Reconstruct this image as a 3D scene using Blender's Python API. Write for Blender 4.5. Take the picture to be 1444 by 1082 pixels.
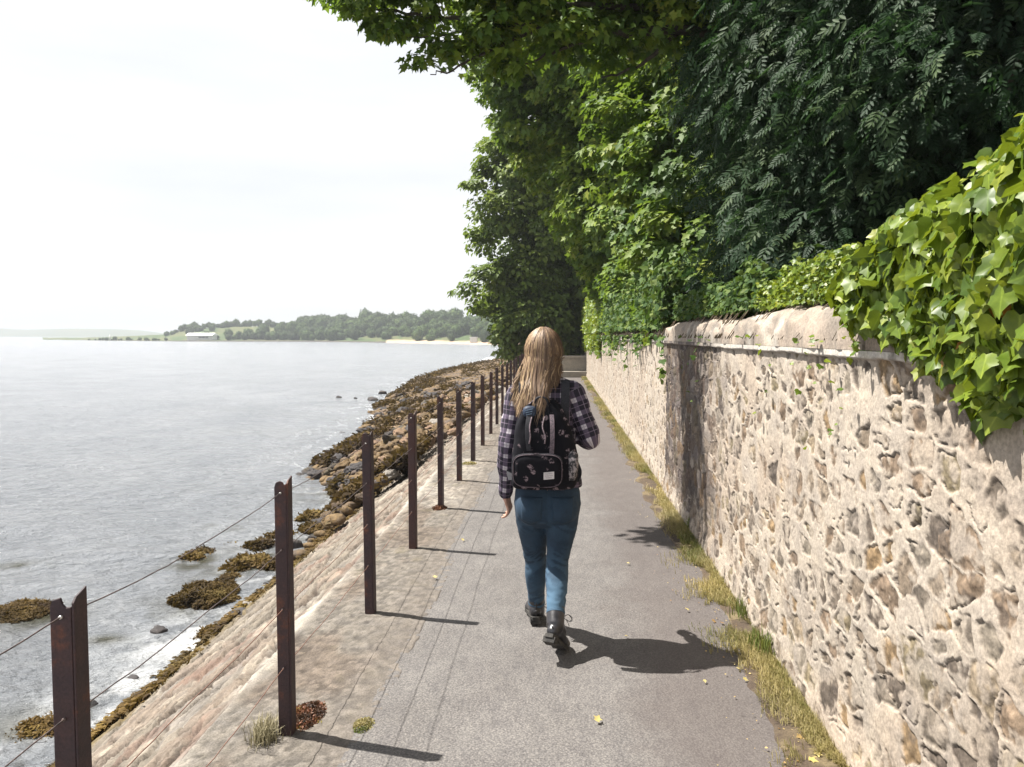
import bpy, math, random
import numpy as np
R = math.radians
# ------------------------------------------------------------------ camera
scene = bpy.context.scene
for o in list(bpy.data.objects): bpy.data.objects.remove(o, do_unlink=True)
FPX, CX, CY, EYE = 1120.0, 722.0, 541.0, 1.62          # pixels of the 1444 wide photograph
VPX, VPY = 786.0, 473.0
PITCH = math.atan((CY-VPY)/FPX)
YAW = math.atan((VPX-CX)/FPX*math.cos(PITCH))
fw = np.array([-math.sin(YAW)*math.cos(PITCH), math.cos(YAW)*math.cos(PITCH), -math.sin(PITCH)])
rt = np.array([math.cos(YAW), math.sin(YAW), 0.0])
upv = np.cross(rt, fw)
cam = bpy.data.cameras.new("camera"); co = bpy.data.objects.new("camera", cam)
scene.collection.objects.link(co); scene.camera = co
cam.sensor_width = 36; cam.lens = FPX/1444*36; cam.clip_start = 0.05; cam.clip_end = 30000
co.location = (0, 0, EYE); co.rotation_euler = (math.pi/2-PITCH, 0, YAW)
def ray(px, py): return fw + rt*((px-CX)/FPX) - upv*((py-CY)/FPX)
def at_y(px, py, Y):
    d = ray(px, py); t = Y/d[1]; return np.array([0, 0, EYE])+d*t
def at_z(px, py, z):
    d = ray(px, py); t = (z-EYE)/d[2]; return np.array([0, 0, EYE])+d*t
# ------------------------------------------------------------------ world and sun
SUN = np.array([-0.62, 0.135, 1.05]); SUN = SUN/np.linalg.norm(SUN)
w = bpy.data.worlds.new("World"); scene.world = w; w.use_nodes = True
nt = w.node_tree; nt.nodes.clear()
wo = nt.nodes.new('ShaderNodeOutputWorld'); bg = nt.nodes.new('ShaderNodeBackground')
sky = nt.nodes.new('ShaderNodeTexSky'); sky.sky_type = 'NISHITA'; sky.sun_disc = False
sky.sun_elevation = math.asin(SUN[2]); sky.sun_rotation = math.atan2(SUN[0], SUN[1])
sky.air_density = 1.0; sky.dust_density = 2.0
tc = nt.nodes.new('ShaderNodeTexCoord')
mp = nt.nodes.new('ShaderNodeMapping'); mp.inputs['Scale'].default_value = (1.2, 1.2, 7.0)
no = nt.nodes.new('ShaderNodeTexNoise'); no.inputs['Scale'].default_value = 1.6; no.inputs['Detail'].default_value = 6
rp = nt.nodes.new('ShaderNodeValToRGB')
rp.color_ramp.elements[0].position = 0.3; rp.color_ramp.elements[0].color = (3.75, 3.82, 3.98, 1)
rp.color_ramp.elements[1].position = 0.7; rp.color_ramp.elements[1].color = (4.55, 4.55, 4.58, 1)
mx = nt.nodes.new('ShaderNodeMixRGB'); mx.inputs['Fac'].default_value = .92   # thin bright overcast veil
nt.links.new(tc.outputs['Generated'], mp.inputs['Vector']); nt.links.new(mp.outputs[0], no.inputs['Vector'])
nt.links.new(no.outputs['Fac'], rp.inputs['Fac']); nt.links.new(rp.outputs['Color'], mx.inputs['Color2'])
nt.links.new(sky.outputs[0], mx.inputs['Color1']); nt.links.new(mx.outputs[0], bg.inputs['Color'])
bg.inputs['Strength'].default_value = 0.1
nt.links.new(bg.outputs[0], wo.inputs['Surface'])
sl = bpy.data.lights.new("sun", 'SUN'); so = bpy.data.objects.new("sun", sl); scene.collection.objects.link(so)
sl.energy = 5.0; sl.angle = R(0.53); sl.color = (1.0, 0.955, 0.88)
from mathutils import Vector
so.rotation_euler = Vector(tuple(SUN)).to_track_quat('Z', 'Y').to_euler(); so.location = (-20, 5, 30)
vs = scene.view_settings; vs.view_transform = 'Standard'; vs.look = 'None'; vs.exposure = 1.30; vs.gamma = 1
scene.render.engine = 'CYCLES'
cy = scene.cycles; cy.use_denoising = True; cy.max_bounces = 8; cy.transparent_max_bounces = 8
cy.diffuse_bounces = 2; cy.glossy_bounces = 3; cy.transmission_bounces = 4; cy.volume_bounces = 1
cy.caustics_reflective = False; cy.caustics_refractive = False
random.seed(7); RNG = np.random.default_rng(11)

# ------------------------------------------------------------------ noise
def _h(ix, iy, iz, seed):
    n = (ix.astype(np.int64)*374761393 + iy.astype(np.int64)*668265263 + iz.astype(np.int64)*2147483647 + seed*1274126177) & 0xffffffff
    n = ((n ^ (n >> 13))*1274126177) & 0xffffffff
    n = ((n ^ (n >> 16))*2246822519) & 0xffffffff
    n = n ^ (n >> 15)
    return (n & 0xffffff)/16777215.0
def vn(x, y, z=0.0, seed=0):
    x, y, z = np.broadcast_arrays(np.asarray(x, float), np.asarray(y, float), np.asarray(z, float))
    ix, iy, iz = np.floor(x), np.floor(y), np.floor(z)
    fx, fy, fz = x-ix, y-iy, z-iz
    fx, fy, fz = [f*f*(3-2*f) for f in (fx, fy, fz)]
    r = 0
    for a in (0, 1):
        for b in (0, 1):
            for c in (0, 1):
                r = r + _h(ix+a, iy+b, iz+c, seed)*(fx if a else 1-fx)*(fy if b else 1-fy)*(fz if c else 1-fz)
    return r
def fbm(x, y, z=0.0, o=4, seed=0):
    r = 0; a = 0.5; s = 1.0; t = 0
    for i in range(o):
        r = r + a*vn(np.asarray(x)*s+i*7.3, np.asarray(y)*s+i*3.1, np.asarray(z)*s, seed+i); t += a; a *= .5; s *= 2.03
    return r/t
def worley(x, y, seed=0, jit=.8):
    ix, iy = np.floor(x), np.floor(y)
    f1 = np.full(x.shape, 9.0); f2 = f1.copy(); idr = np.zeros(x.shape)
    for a in (-1, 0, 1):
        for b in (-1, 0, 1):
            cx, cy_ = ix+a, iy+b; z0 = np.zeros_like(cx)
            px = cx+.5+jit*(_h(cx, cy_, z0, seed)-.5); py = cy_+.5+jit*(_h(cx, cy_, z0+1, seed)-.5)
            d = np.hypot(px-x, py-y); r = _h(cx, cy_, z0+2, seed)
            n = d < f1
            f2 = np.where(n, f1, np.minimum(f2, d)); idr = np.where(n, r, idr); f1 = np.where(n, d, f1)
    return f1, f2, idr
def sst(a, b, x):
    t = np.clip((x-a)/(b-a), 0, 1); return t*t*(3-2*t)
def lerp(a, b, t): return a+(b-a)*t

# ------------------------------------------------------------------ mesh helpers
ORIG = {}
def tag(o, label=None, cat=None, group=None, kind=None):
    if label: o['label'] = label
    if cat: o['category'] = cat
    if group: o['group'] = group
    if kind: o['kind'] = kind
    return o
def empty(name, loc, label=None, cat=None, group=None):
    o = bpy.data.objects.new(name, None); scene.collection.objects.link(o); o.empty_display_size = .1
    o.location = tuple(float(c) for c in loc); ORIG[o.name] = np.array(loc, float)
    return tag(o, label, cat, group)
def mesh(name, V, F, attrs=None, smooth=True):
    V = np.asarray(V, np.float32); me = bpy.data.meshes.new(name)
    if not isinstance(F, list): F = [F]
    F = [np.asarray(f, np.int32) for f in F if len(f)]
    me.vertices.add(len(V)); me.vertices.foreach_set('co', V.ravel())
    nl = sum(f.size for f in F); nf = sum(len(f) for f in F)
    me.loops.add(nl); me.polygons.add(nf)
    me.loops.foreach_set('vertex_index', np.concatenate([f.ravel() for f in F]))
    st = np.concatenate([np.full(len(f), f.shape[1], np.int32) for f in F])
    ls = np.concatenate([[0], np.cumsum(st)[:-1]]).astype(np.int32)
    me.polygons.foreach_set('loop_start', ls)
    me.polygons.foreach_set('use_smooth', np.full(nf, smooth))
    for k, a in (attrs or {}).items():
        a = np.asarray(a, np.float32)
        if a.ndim == 1: me.attributes.new(k, 'FLOAT', 'POINT').data.foreach_set('value', a)
        else:
            if a.shape[1] == 3: a = np.hstack([a, np.ones((len(a), 1), np.float32)])
            me.attributes.new(k, 'FLOAT_COLOR', 'POINT').data.foreach_set('color', np.ascontiguousarray(a).ravel())
    me.update(); me.validate()
    return me
def make(name, V, F, mat, parent=None, attrs=None, smooth=True, loc=None):
    """V in world coordinates; the mesh is stored relative to its thing's origin."""
    V = np.asarray(V, float)
    if parent is not None: org = ORIG[parent.name]
    elif loc is not None: org = np.array(loc, float)
    else: org = np.zeros(3)
    me = mesh(name, V-org, F, attrs, smooth)
    if mat is not None: me.materials.append(mat)
    o = bpy.data.objects.new(name, me); scene.collection.objects.link(o)
    ORIG[o.name] = org
    if parent is not None: o.parent = parent
    else: o.location = tuple(org)
    return o
def grid_faces(nu, nv, wrap_v=False):
    i = np.arange(nu-1)[:, None]; j = np.arange(nv if wrap_v else nv-1)[None, :]
    j2 = (j+1) % nv
    return np.stack([i*nv+j+0*j2, i*nv+j2, (i+1)*nv+j2, (i+1)*nv+j+0*j2], -1).reshape(-1, 4)
class MB:
    def __init__(s): s.V = []; s.F = {3: [], 4: []}; s.n = 0; s.A = {}
    def add(s, V, F, **A):
        V = np.asarray(V, float)
        for f in (F if isinstance(F, list) else [F]):
            f = np.asarray(f, int)
            if len(f): s.F[f.shape[1]].append(f+s.n)
        s.V.append(V)
        for k, a in A.items(): s.A.setdefault(k, []).append(np.broadcast_to(np.asarray(a, float), (len(V),)+np.shape(a)[1:]) if np.ndim(a) < 2 else a)
        s.n += len(V); return s
    def build(s, name, mat, parent=None, smooth=True, loc=None):
        F = [np.concatenate(f) for f in s.F.values() if f]
        return make(name, np.concatenate(s.V), F, mat, parent, {k: np.concatenate(a) for k, a in s.A.items()}, smooth, loc)
def tube(P, rad, n=8, cap=True):
    P = np.asarray(P, float); m = len(P); rad = np.broadcast_to(np.asarray(rad, float), (m,))
    T = np.gradient(P, axis=0); T /= np.linalg.norm(T, axis=1)[:, None]+1e-9
    ref = np.array([0, 0, 1.0]) if abs(T[0][2]) < .9 else np.array([1.0, 0, 0])
    A = np.cross(T, ref); A /= np.linalg.norm(A, axis=1)[:, None]+1e-9
    B = np.cross(T, A); t = np.arange(n)/n*2*np.pi
    V = P[:, None]+rad[:, None, None]*(A[:, None]*np.cos(t)[None, :, None]+B[:, None]*np.sin(t)[None, :, None])
    V = V.reshape(-1, 3); F = [grid_faces(m, n, True)]
    if cap:
        V = np.vstack([V, P[0], P[-1]]); k = m*n; j = np.arange(n); j2 = (j+1) % n
        F.append(np.vstack([np.stack([j2, j, np.full(n, k)], 1), np.stack([(m-1)*n+j, (m-1)*n+j2, np.full(n, k+1)], 1)]))
    return V, F
def spline(P, k=8):
    P = np.asarray(P, float); Q = np.vstack([2*P[0]-P[1], P, 2*P[-1]-P[-2]]); out = []
    for i in range(1, len(Q)-2):
        t = np.linspace(0, 1, k, endpoint=False)[:, None]; a, b, c, d = Q[i-1:i+3]
        out.append(.5*((2*b)+(-a+c)*t+(2*a-5*b+4*c-d)*t*t+(-a+3*b-3*c+d)*t**3))
    return np.vstack(out+[P[-1:]])
def box(c, s, rot=None):
    V = np.array([[x, y, z] for x in (-.5, .5) for y in (-.5, .5) for z in (-.5, .5)])*np.array(s)
    if rot is not None: V = V@np.array(rot).T
    F = np.array([[0, 1, 3, 2], [4, 6, 7, 5], [0, 4, 5, 1], [2, 3, 7, 6], [0, 2, 6, 4], [1, 5, 7, 3]])
    return V+np.array(c), [F]
def rings(C, RX, RY, n=24, power=2.0, ax=(1, 0, 0), ay=(0, 1, 0), cap=True):
    C = np.asarray(C, float); m = len(C); t = np.arange(n)/n*2*np.pi
    c, s = np.cos(t), np.sin(t); c = np.sign(c)*abs(c)**(2/power); s = np.sign(s)*abs(s)**(2/power)
    ax, ay = np.array(ax, float), np.array(ay, float)
    V = C[:, None]+np.asarray(RX, float)[:, None, None]*c[None, :, None]*ax+np.asarray(RY, float)[:, None, None]*s[None, :, None]*ay
    V = V.reshape(-1, 3); F = [grid_faces(m, n, True)]
    if cap:
        V = np.vstack([V, C[0], C[-1]]); k = m*n; j = np.arange(n); j2 = (j+1) % n
        F.append(np.vstack([np.stack([j2, j, np.full(n, k)], 1), np.stack([(m-1)*n+j, (m-1)*n+j2, np.full(n, k+1)], 1)]))
    return V, F
def ico(sub):
    bpy_me = bpy.data.meshes.new('tmp'); import bmesh
    b = bmesh.new(); bmesh.ops.create_icosphere(b, subdivisions=sub, radius=1); b.to_mesh(bpy_me); b.free()
    V = np.array([v.co[:] for v in bpy_me.vertices]); F = np.array([p.vertices[:] for p in bpy_me.polygons]); bpy.data.meshes.remove(bpy_me)
    return V, F
def ell(c, r, sub=3):
    V, F = ico(sub); return V*np.array(r)+np.array(c), [F]
def remesh(parts, voxel, smooth=2, fac=.5):
    """weld overlapping closed lofts into one continuous surface; returns V, [F]"""
    b = MB()
    for V, F in parts: b.add(V, F)
    o = b.build('tmp', None)
    m = o.modifiers.new('r', 'REMESH'); m.mode = 'VOXEL'; m.voxel_size = voxel; m.use_smooth_shade = True
    s = o.modifiers.new('s', 'SMOOTH'); s.iterations = smooth; s.factor = fac
    dg = bpy.context.evaluated_depsgraph_get(); e = o.evaluated_get(dg); me = e.to_mesh()
    n = len(me.vertices); V = np.empty(n*3, np.float32); me.vertices.foreach_get('co', V); V = V.reshape(-1, 3).astype(float)
    Q = np.array([p.vertices[:] for p in me.polygons if len(p.vertices) == 4]); T = np.array([p.vertices[:] for p in me.polygons if len(p.vertices) == 3])
    e.to_mesh_clear(); d = o.data; bpy.data.objects.remove(o, do_unlink=True); bpy.data.meshes.remove(d)
    return V, [f for f in (Q, T) if len(f)]
def vnorm(V, F):
    N = np.zeros_like(V)
    for f in F:
        n = np.cross(V[f[:, 1]]-V[f[:, 0]], V[f[:, 2]]-V[f[:, 0]])
        for k in range(f.shape[1]): np.add.at(N, f[:, k], n)
    return N/(np.linalg.norm(N, axis=1)[:, None]+1e-12)
# leaf templates: base at the origin, tip along +y, unit length
def fan(pts, c): 
    V = np.array([[x, y, .10*abs(x)-.10*y*y] for x, y in pts]+[[c[0], c[1], -.05]]); n = len(pts)
    return V, np.array([[i, (i+1) % n, n] for i in range(n)])
def fan_cup(pts, c):
    V = np.array([[x, y, .05-.38*x*x-.22*y*y+.05*math.sin(9*x+4*y)] for x, y in pts]+[[c[0], c[1], -.02]]); n = len(pts)
    return V, np.array([[i, (i+1) % n, n] for i in range(n)])
MAPLE = fan([(0, 0), (.34, .02), (.24, .24), (.54, .50), (.24, .55), (0, 1), (-.24, .55), (-.54, .50), (-.24, .24), (-.34, .02)], (0, .38))
IVY = fan_cup([(0, .10), (.16, -.04), (.36, -.02), (.50, .16), (.47, .36), (.50, .50), (.30, .60), (.15, .82), (0, 1), (-.15, .82), (-.30, .60), (-.50, .50), (-.47, .36), (-.50, .16), (-.36, -.02), (-.16, -.04)], (0, .34))
DIAM = (np.array([[0, 0, 0], [.38, .42, .09], [0, 1, -.06], [-.38, .42, .09]]), np.array([[0, 1, 2], [0, 2, 3]]))
def pinnate(n=5):
    b = MB(); L = (np.array([[0, 0, 0], [.17, .4, .03], [.13, .75, .02], [0, 1, -.05], [-.13, .75, .02], [-.17, .4, .03]]), np.array([[0, 1, 2, 3], [0, 3, 4, 5]]))
    for i in range(n):
        y = .18+.62*i/(n-1)
        for s in (-1, 1):
            a = s*R(58-6*i); c_, s_ = math.cos(a), math.sin(a); l = .40-.03*i
            V = L[0]*l; V = np.stack([V[:, 0]*c_+V[:, 1]*s_, -V[:, 0]*s_+V[:, 1]*c_, V[:, 2]-.18*abs(V[:, 1])], 1)
            b.add(V+[0, y, -.18*y*y], L[1])
    V = L[0]*.34; b.add(V+[0, .82, -.13], L[1])
    b.add(np.array([[-.008, 0, 0], [.008, 0, 0], [.006, .85, -.13], [-.006, .85, -.13]]), np.array([[0, 1, 2, 3]]))
    return np.concatenate(b.V), np.concatenate(b.F[4])
ASH = pinnate(); ASH2 = pinnate(4); ASH2[0][:, 2] -= .22*ASH2[0][:, 1]**2; ASH2[0][:, 0] += .10*ASH2[0][:, 1]**2
def scatter(T, P, N, D, S, rnd=None):
    """instances of template T at P, normal N, pointing D, size S, as plain arrays"""
    V0, F0 = T; n = len(P)
    N = N/(np.linalg.norm(N, axis=1)[:, None]+1e-9); X = np.cross(D, N); X /= np.linalg.norm(X, axis=1)[:, None]+1e-9
    Y = np.cross(N, X)
    S = np.broadcast_to(S, (n,))
    V = P[:, None]+S[:, None, None]*(V0[None, :, 0:1]*X[:, None]+V0[None, :, 1:2]*Y[:, None]+V0[None, :, 2:3]*N[:, None])
    F = (F0[None]+(np.arange(n)*len(V0))[:, None, None]).reshape(-1, F0.shape[1])
    r = RNG.random(n) if rnd is None else rnd
    return V.reshape(-1, 3), F, np.repeat(r, len(V0))
def rvec(n): 
    v = RNG.normal(size=(n, 3)); return v/np.linalg.norm(v, axis=1)[:, None]

# ------------------------------------------------------------------ materials
def newmat(name):
    m = bpy.data.materials.new(name); m.use_nodes = True
    n = m.node_tree.nodes; b = n['Principled BSDF']; return m, m.node_tree, n, b
def tx_noise(nt, scale, detail=6, rough=.6, vec=None, scl=None):
    t = nt.nodes.new('ShaderNodeTexNoise'); t.inputs['Scale'].default_value = scale; t.inputs['Detail'].default_value = detail
    t.inputs['Roughness'].default_value = rough
    if vec is None:
        g = nt.nodes.new('ShaderNodeNewGeometry'); vec = g.outputs['Position']
    if scl:
        mm = nt.nodes.new('ShaderNodeMapping'); mm.inputs['Scale'].default_value = scl; nt.links.new(vec, mm.inputs[0]); vec = mm.outputs[0]
    nt.links.new(vec, t.inputs['Vector']); return t
def ramp(nt, src, stops):
    r = nt.nodes.new('ShaderNodeValToRGB'); e = r.color_ramp.elements
    while len(e) < len(stops): e.new(.5)
    for i, (p, c) in enumerate(stops):
        e[i].position = p; e[i].color = (*c, 1) if len(c) == 3 else c
    nt.links.new(src, r.inputs[0]); return r
def mixc(nt, fac, a, b, mode='MIX'):
    m = nt.nodes.new('ShaderNodeMixRGB'); m.blend_type = mode
    for k, v in (('Fac', fac), ('Color1', a), ('Color2', b)):
        if hasattr(v, 'links') or hasattr(v, 'is_linked'): nt.links.new(v, m.inputs[k])
        elif isinstance(v, (int, float)): m.inputs[k].default_value = v
        else: m.inputs[k].default_value = (*v, 1)
    return m
def bump(nt, src, strength, dist, b):
    u = nt.nodes.new('ShaderNodeBump'); u.inputs['Strength'].default_value = strength; u.inputs['Distance'].default_value = dist
    nt.links.new(src, u.inputs['Height']); nt.links.new(u.outputs[0], b.inputs['Normal']); return u
def attr(nt, name): 
    a = nt.nodes.new('ShaderNodeAttribute'); a.attribute_name = name; return a
def simple(name, c1, c2, scale=20, rough=.8, bs=.3, bd=.002, detail=6, spec=.4, metal=0, lo=.35, hi=.65):
    m, t, n, b = newmat(name); x = tx_noise(t, scale, detail, vec=t.nodes.new('ShaderNodeTexCoord').outputs['Object'])
    r = ramp(t, x.outputs['Fac'], [(lo, c1), (hi, c2)]); t.links.new(r.outputs[0], b.inputs['Base Color'])
    b.inputs['Roughness'].default_value = rough; b.inputs['Specular IOR Level'].default_value = spec; b.inputs['Metallic'].default_value = metal
    if bs: bump(t, x.outputs['Fac'], bs, bd, b)
    return m
def vcol_mat(name, scale=60, bs=.5, bd=.004, rough=.9, vary=.35, scl2=9, gloss_attr=None):
    """colour from the mesh, broken up with procedural grain"""
    m, t, n, b = newmat(name); a = attr(t, 'col'); x = tx_noise(t, scale, 8, .65); y = tx_noise(t, scl2, 5, .6)
    r1 = ramp(t, x.outputs['Fac'], [(.3, (1-vary,)*3), (.7, (1+vary,)*3)]); r2 = ramp(t, y.outputs['Fac'], [(.3, (.82, .82, .84)), (.7, (1.14, 1.12, 1.08))])
    c = mixc(t, 1, a.outputs['Color'], r1.outputs[0], 'MULTIPLY'); c = mixc(t, 1, c.outputs[0], r2.outputs[0], 'MULTIPLY')
    t.links.new(c.outputs[0], b.inputs['Base Color']); b.inputs['Roughness'].default_value = rough; b.inputs['Specular IOR Level'].default_value = .25
    if bs: bump(t, x.outputs['Fac'], bs, bd, b)
    return m
def leaf_mat(name, stops, trans=(.12, .2, .02), tf=.35, rough=.45, spec=.45, vein=False):
    m, t, n, b = newmat(name); a = attr(t, 'rnd'); r = ramp(t, a.outputs['Fac'], stops)
    if vein:
        lx = attr(t, 'lx'); vr = ramp(t, lx.outputs['Fac'], [(0, (1.7, 1.6, 1.9)), (.05, (1.02, 1.02, 1.0)), (.5, (.84, .88, .86))]); r = mixc(t, 1, r.outputs[0], vr.outputs[0], 'MULTIPLY')
        vn_ = tx_noise(t, 55, 3); vr2 = ramp(t, vn_.outputs['Fac'], [(.35, (.82, .85, .8)), (.65, (1.15, 1.12, 1.1))]); r = mixc(t, 1, r.outputs[0], vr2.outputs[0], 'MULTIPLY')
    y = tx_noise(t, 1.1, 3); r2 = ramp(t, y.outputs['Fac'], [(.3, (.7, .75, .8)), (.7, (1.25, 1.2, 1.05))])
    c = mixc(t, 1, r.outputs[0], r2.outputs[0], 'MULTIPLY'); t.links.new(c.outputs[0], b.inputs['Base Color'])
    b.inputs['Roughness'].default_value = rough; b.inputs['Specular IOR Level'].default_value = spec
    tr = n.new('ShaderNodeBsdfTranslucent'); c2 = mixc(t, .5, c.outputs[0], trans); t.links.new(c2.outputs[0], tr.inputs['Color'])
    mxs = n.new('ShaderNodeMixShader'); mxs.inputs[0].default_value = tf
    t.links.new(b.outputs[0], mxs.inputs[1]); t.links.new(tr.outputs[0], mxs.inputs[2]); t.links.new(mxs.outputs[0], n['Material Output'].inputs['Surface'])
    return m
M = {}
M['bark'] = simple('bark', (.03, .024, .018), (.09, .075, .055), 14, .9, .8, .02)
M['twig'] = simple('twig', (.05, .035, .02), (.12, .09, .05), 40, .8, .3, .003)
M['maple'] = leaf_mat('maple leaf', [(0, (.03, .07, .016)), (.45, (.085, .15, .024)), (.8, (.18, .235, .032)), (1, (.27, .29, .045))], (.24, .36, .03), .34, .55, .28)
M['maple_far'] = leaf_mat('sycamore leaf', [(0, (.05, .09, .022)), (.6, (.12, .17, .035)), (1, (.22, .26, .06))], (.24, .33, .04), .32, .55, .28)
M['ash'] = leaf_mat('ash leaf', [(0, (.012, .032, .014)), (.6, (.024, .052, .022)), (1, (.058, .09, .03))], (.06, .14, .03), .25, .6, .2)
M['ivy'] = leaf_mat('ivy leaf', [(0, (.05, .095, .012)), (.4, (.11, .165, .016)), (.8, (.165, .215, .022)), (.96, (.20, .22, .03)), (1, (.36, .14, .02))], (.30, .36, .02), .30, .42, .32, vein=True)
M['ivy_dark'] = leaf_mat('small ivy leaf', [(0, (.025, .06, .014)), (.6, (.06, .11, .02)), (1, (.15, .19, .04))], (.12, .2, .03), .25, .6, .2)

def vary_by_object(m, lo=.65, hi=1.5):
    t = m.node_tree; b = t.nodes['Principled BSDF']; src = b.inputs['Base Color'].links[0].from_socket; oi = t.nodes.new('ShaderNodeObjectInfo'); r = ramp(t, oi.outputs['Random'], [(0, (lo,)*3), (.5, (1, 1.02, 1.05)), (1, (hi, hi*.98, hi*.8))])
    c = mixc(t, 1, src, r.outputs[0], 'MULTIPLY'); t.links.new(c.outputs[0], b.inputs['Base Color'])
# ================================================================== SETTING
SEA = -1.2
def yspace(a, b, ratio, lin0=None, step=.03):
    y = [a]
    while y[-1] < b: y.append(y[-1]*ratio)
    y = np.array(y)
    if lin0 is not None: y = np.concatenate([np.arange(lin0, a, step), y])
    return y
# ---- path
def build_path():
    m, t, n, b = newmat('asphalt')
    g = t.nodes.new('ShaderNodeNewGeometry'); P = g.outputs['Position']
    x1 = tx_noise(t, 170, 4, .7); x2 = tx_noise(t, 2.2, 6, .6); v = n.new('ShaderNodeTexVoronoi'); v.inputs['Scale'].default_value = 95; t.links.new(P, v.inputs['Vector'])
    x3 = tx_noise(t, 14, 6, .7, scl=(1, .35, 1))
    base = ramp(t, x2.outputs['Fac'], [(.25, (.118, .111, .106)), (.6, (.146, .139, .133)), (.85, (.168, .160, .152))])
    sp = ramp(t, x1.outputs['Fac'], [(.32, (.55, .53, .53)), (.5, (1, 1, 1)), (.68, (1.5, 1.46, 1.42))])
    vg = ramp(t, v.outputs['Distance'], [(.0, (1.35, 1.33, 1.3)), (.35, (1, 1, 1)), (.75, (.72, .72, .74))])
    st = ramp(t, x3.outputs['Fac'], [(.35, (.86, .85, .86)), (.6, (1.06, 1.05, 1.04))])
    c = mixc(t, 1, base.outputs[0], sp.outputs[0], 'MULTIPLY'); c = mixc(t, 1, c.outputs[0], vg.outputs[0], 'MULTIPLY'); c = mixc(t, 1, c.outputs[0], st.outputs[0], 'MULTIPLY')
    # damp soil and moss tint creeping out from the wall side
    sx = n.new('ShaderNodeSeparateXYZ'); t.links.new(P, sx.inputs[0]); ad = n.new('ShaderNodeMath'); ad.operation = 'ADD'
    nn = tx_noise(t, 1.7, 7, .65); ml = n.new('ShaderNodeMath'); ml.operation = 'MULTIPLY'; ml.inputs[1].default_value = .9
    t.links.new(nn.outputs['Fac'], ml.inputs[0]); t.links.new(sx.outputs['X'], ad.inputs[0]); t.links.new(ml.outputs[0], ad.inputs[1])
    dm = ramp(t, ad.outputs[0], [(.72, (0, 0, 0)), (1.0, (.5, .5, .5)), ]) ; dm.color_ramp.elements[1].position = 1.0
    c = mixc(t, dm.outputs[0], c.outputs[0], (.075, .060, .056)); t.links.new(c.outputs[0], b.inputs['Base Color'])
    b.inputs['Roughness'].default_value = .85; b.inputs['Specular IOR Level'].default_value = .3
    av = n.new('ShaderNodeMath'); t.links.new(x1.outputs['Fac'], av.inputs[0]); t.links.new(v.outputs['Distance'], av.inputs[1]); av.operation = 'SUBTRACT'
    bump(t, av.outputs[0], .55, .004, b)
    X = np.linspace(-.82, 1.14, 50); Y = np.concatenate([np.arange(-4, 34, .08)])
    XX, YY = np.meshgrid(X, Y, indexing='ij'); Z = .012*(fbm(XX*1.3, YY*.9, 0, 3, 5)-.5)-.02*sst(-.2, -.8, XX)*0
    V = np.stack([XX, YY, Z], -1).reshape(-1, 3)
    o = make('path', V, grid_faces(len(X), len(Y)), m); tag(o, kind='structure')
build_path()
# ---- rough concrete strip the posts stand in
M['ground_col'] = vcol_mat('exposed aggregate concrete', 120, .7, .006, .95, .38, 11)
M['stone_col'] = vcol_mat('sea wall stone', 90, .6, .006, .9, .3, 8)
def build_verge():
    Y = yspace(1.2, 36, 1.006, -3, .05); X = np.arange(-1.47, -.70, .011)
    XX, YY = np.meshgrid(X, Y, indexing='ij')
    f1, f2, idr = worley(XX/.035, YY/.035, 3); f1b, f2b, idb = worley(XX/.014, YY/.02, 4)
    edge = -.735+.05*(fbm(YY*1.4, XX*0, 0, 3, 9)-.5)+.02*(fbm(YY*14, XX*14, 0, 3, 10)-.5)
    patch = fbm(XX*3, YY*1.6, 0, 4, 21)
    Z = .006+.005*(1-f1)*(idr > .45)+.006*(fbm(XX*7, YY*7, 0, 4, 2)-.5)
    Z = np.where(XX > edge, -.03, Z); Z = Z-.05*sst(-1.42, -1.47, XX)
    c = np.array([.142, .128, .112])*np.ones(XX.shape+(1,))
    c = lerp(c, np.array([.115, .092, .074]), (sst(.45, .68, patch)*.8)[..., None])
    c = lerp(c, np.array([.30, .275, .24]), (sst(.55, .75, fbm(XX*2+9, YY*1.2, 0, 4, 44))*.5)[..., None])
    c = c*(0.60+.70*idr[..., None])*(0.8+.4*idb[..., None])
    c = lerp(c, np.array([.42, .39, .34]), (sst(-1.36, -1.44, XX+.08*(fbm(YY*5, XX*8, 0, 3, 8)-.5))*sst(.42, .62, fbm(YY*.9, 3, 0, 3, 88))*.45)[..., None])   # lime-washed edge
    yel = .3*sst(.66, .76, fbm(XX*6, YY*5, 0, 4, 77)); c = lerp(c, np.array([.15, .13, .05]), (.5*yel)[..., None])
    c = lerp(c, np.array([.138, .122, .108])*(.8+.4*idr[..., None]), sst(-1.15, -.78, XX+.10*(fbm(XX*4, YY*3, 0, 4, 45)-.5))[..., None]*.85); Z = np.where(XX > edge, Z, np.minimum(Z, Z-.008*sst(-.9, -.75, XX)))
    V = np.stack([XX, YY, Z], -1).reshape(-1, 3)
    o = make('footpath_edge_strip', V, grid_faces(len(X), len(Y)), M['ground_col'], attrs={'col': c.reshape(-1, 3)}); tag(o, kind='structure')
    o.name = 'pavement'
build_verge()
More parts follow.
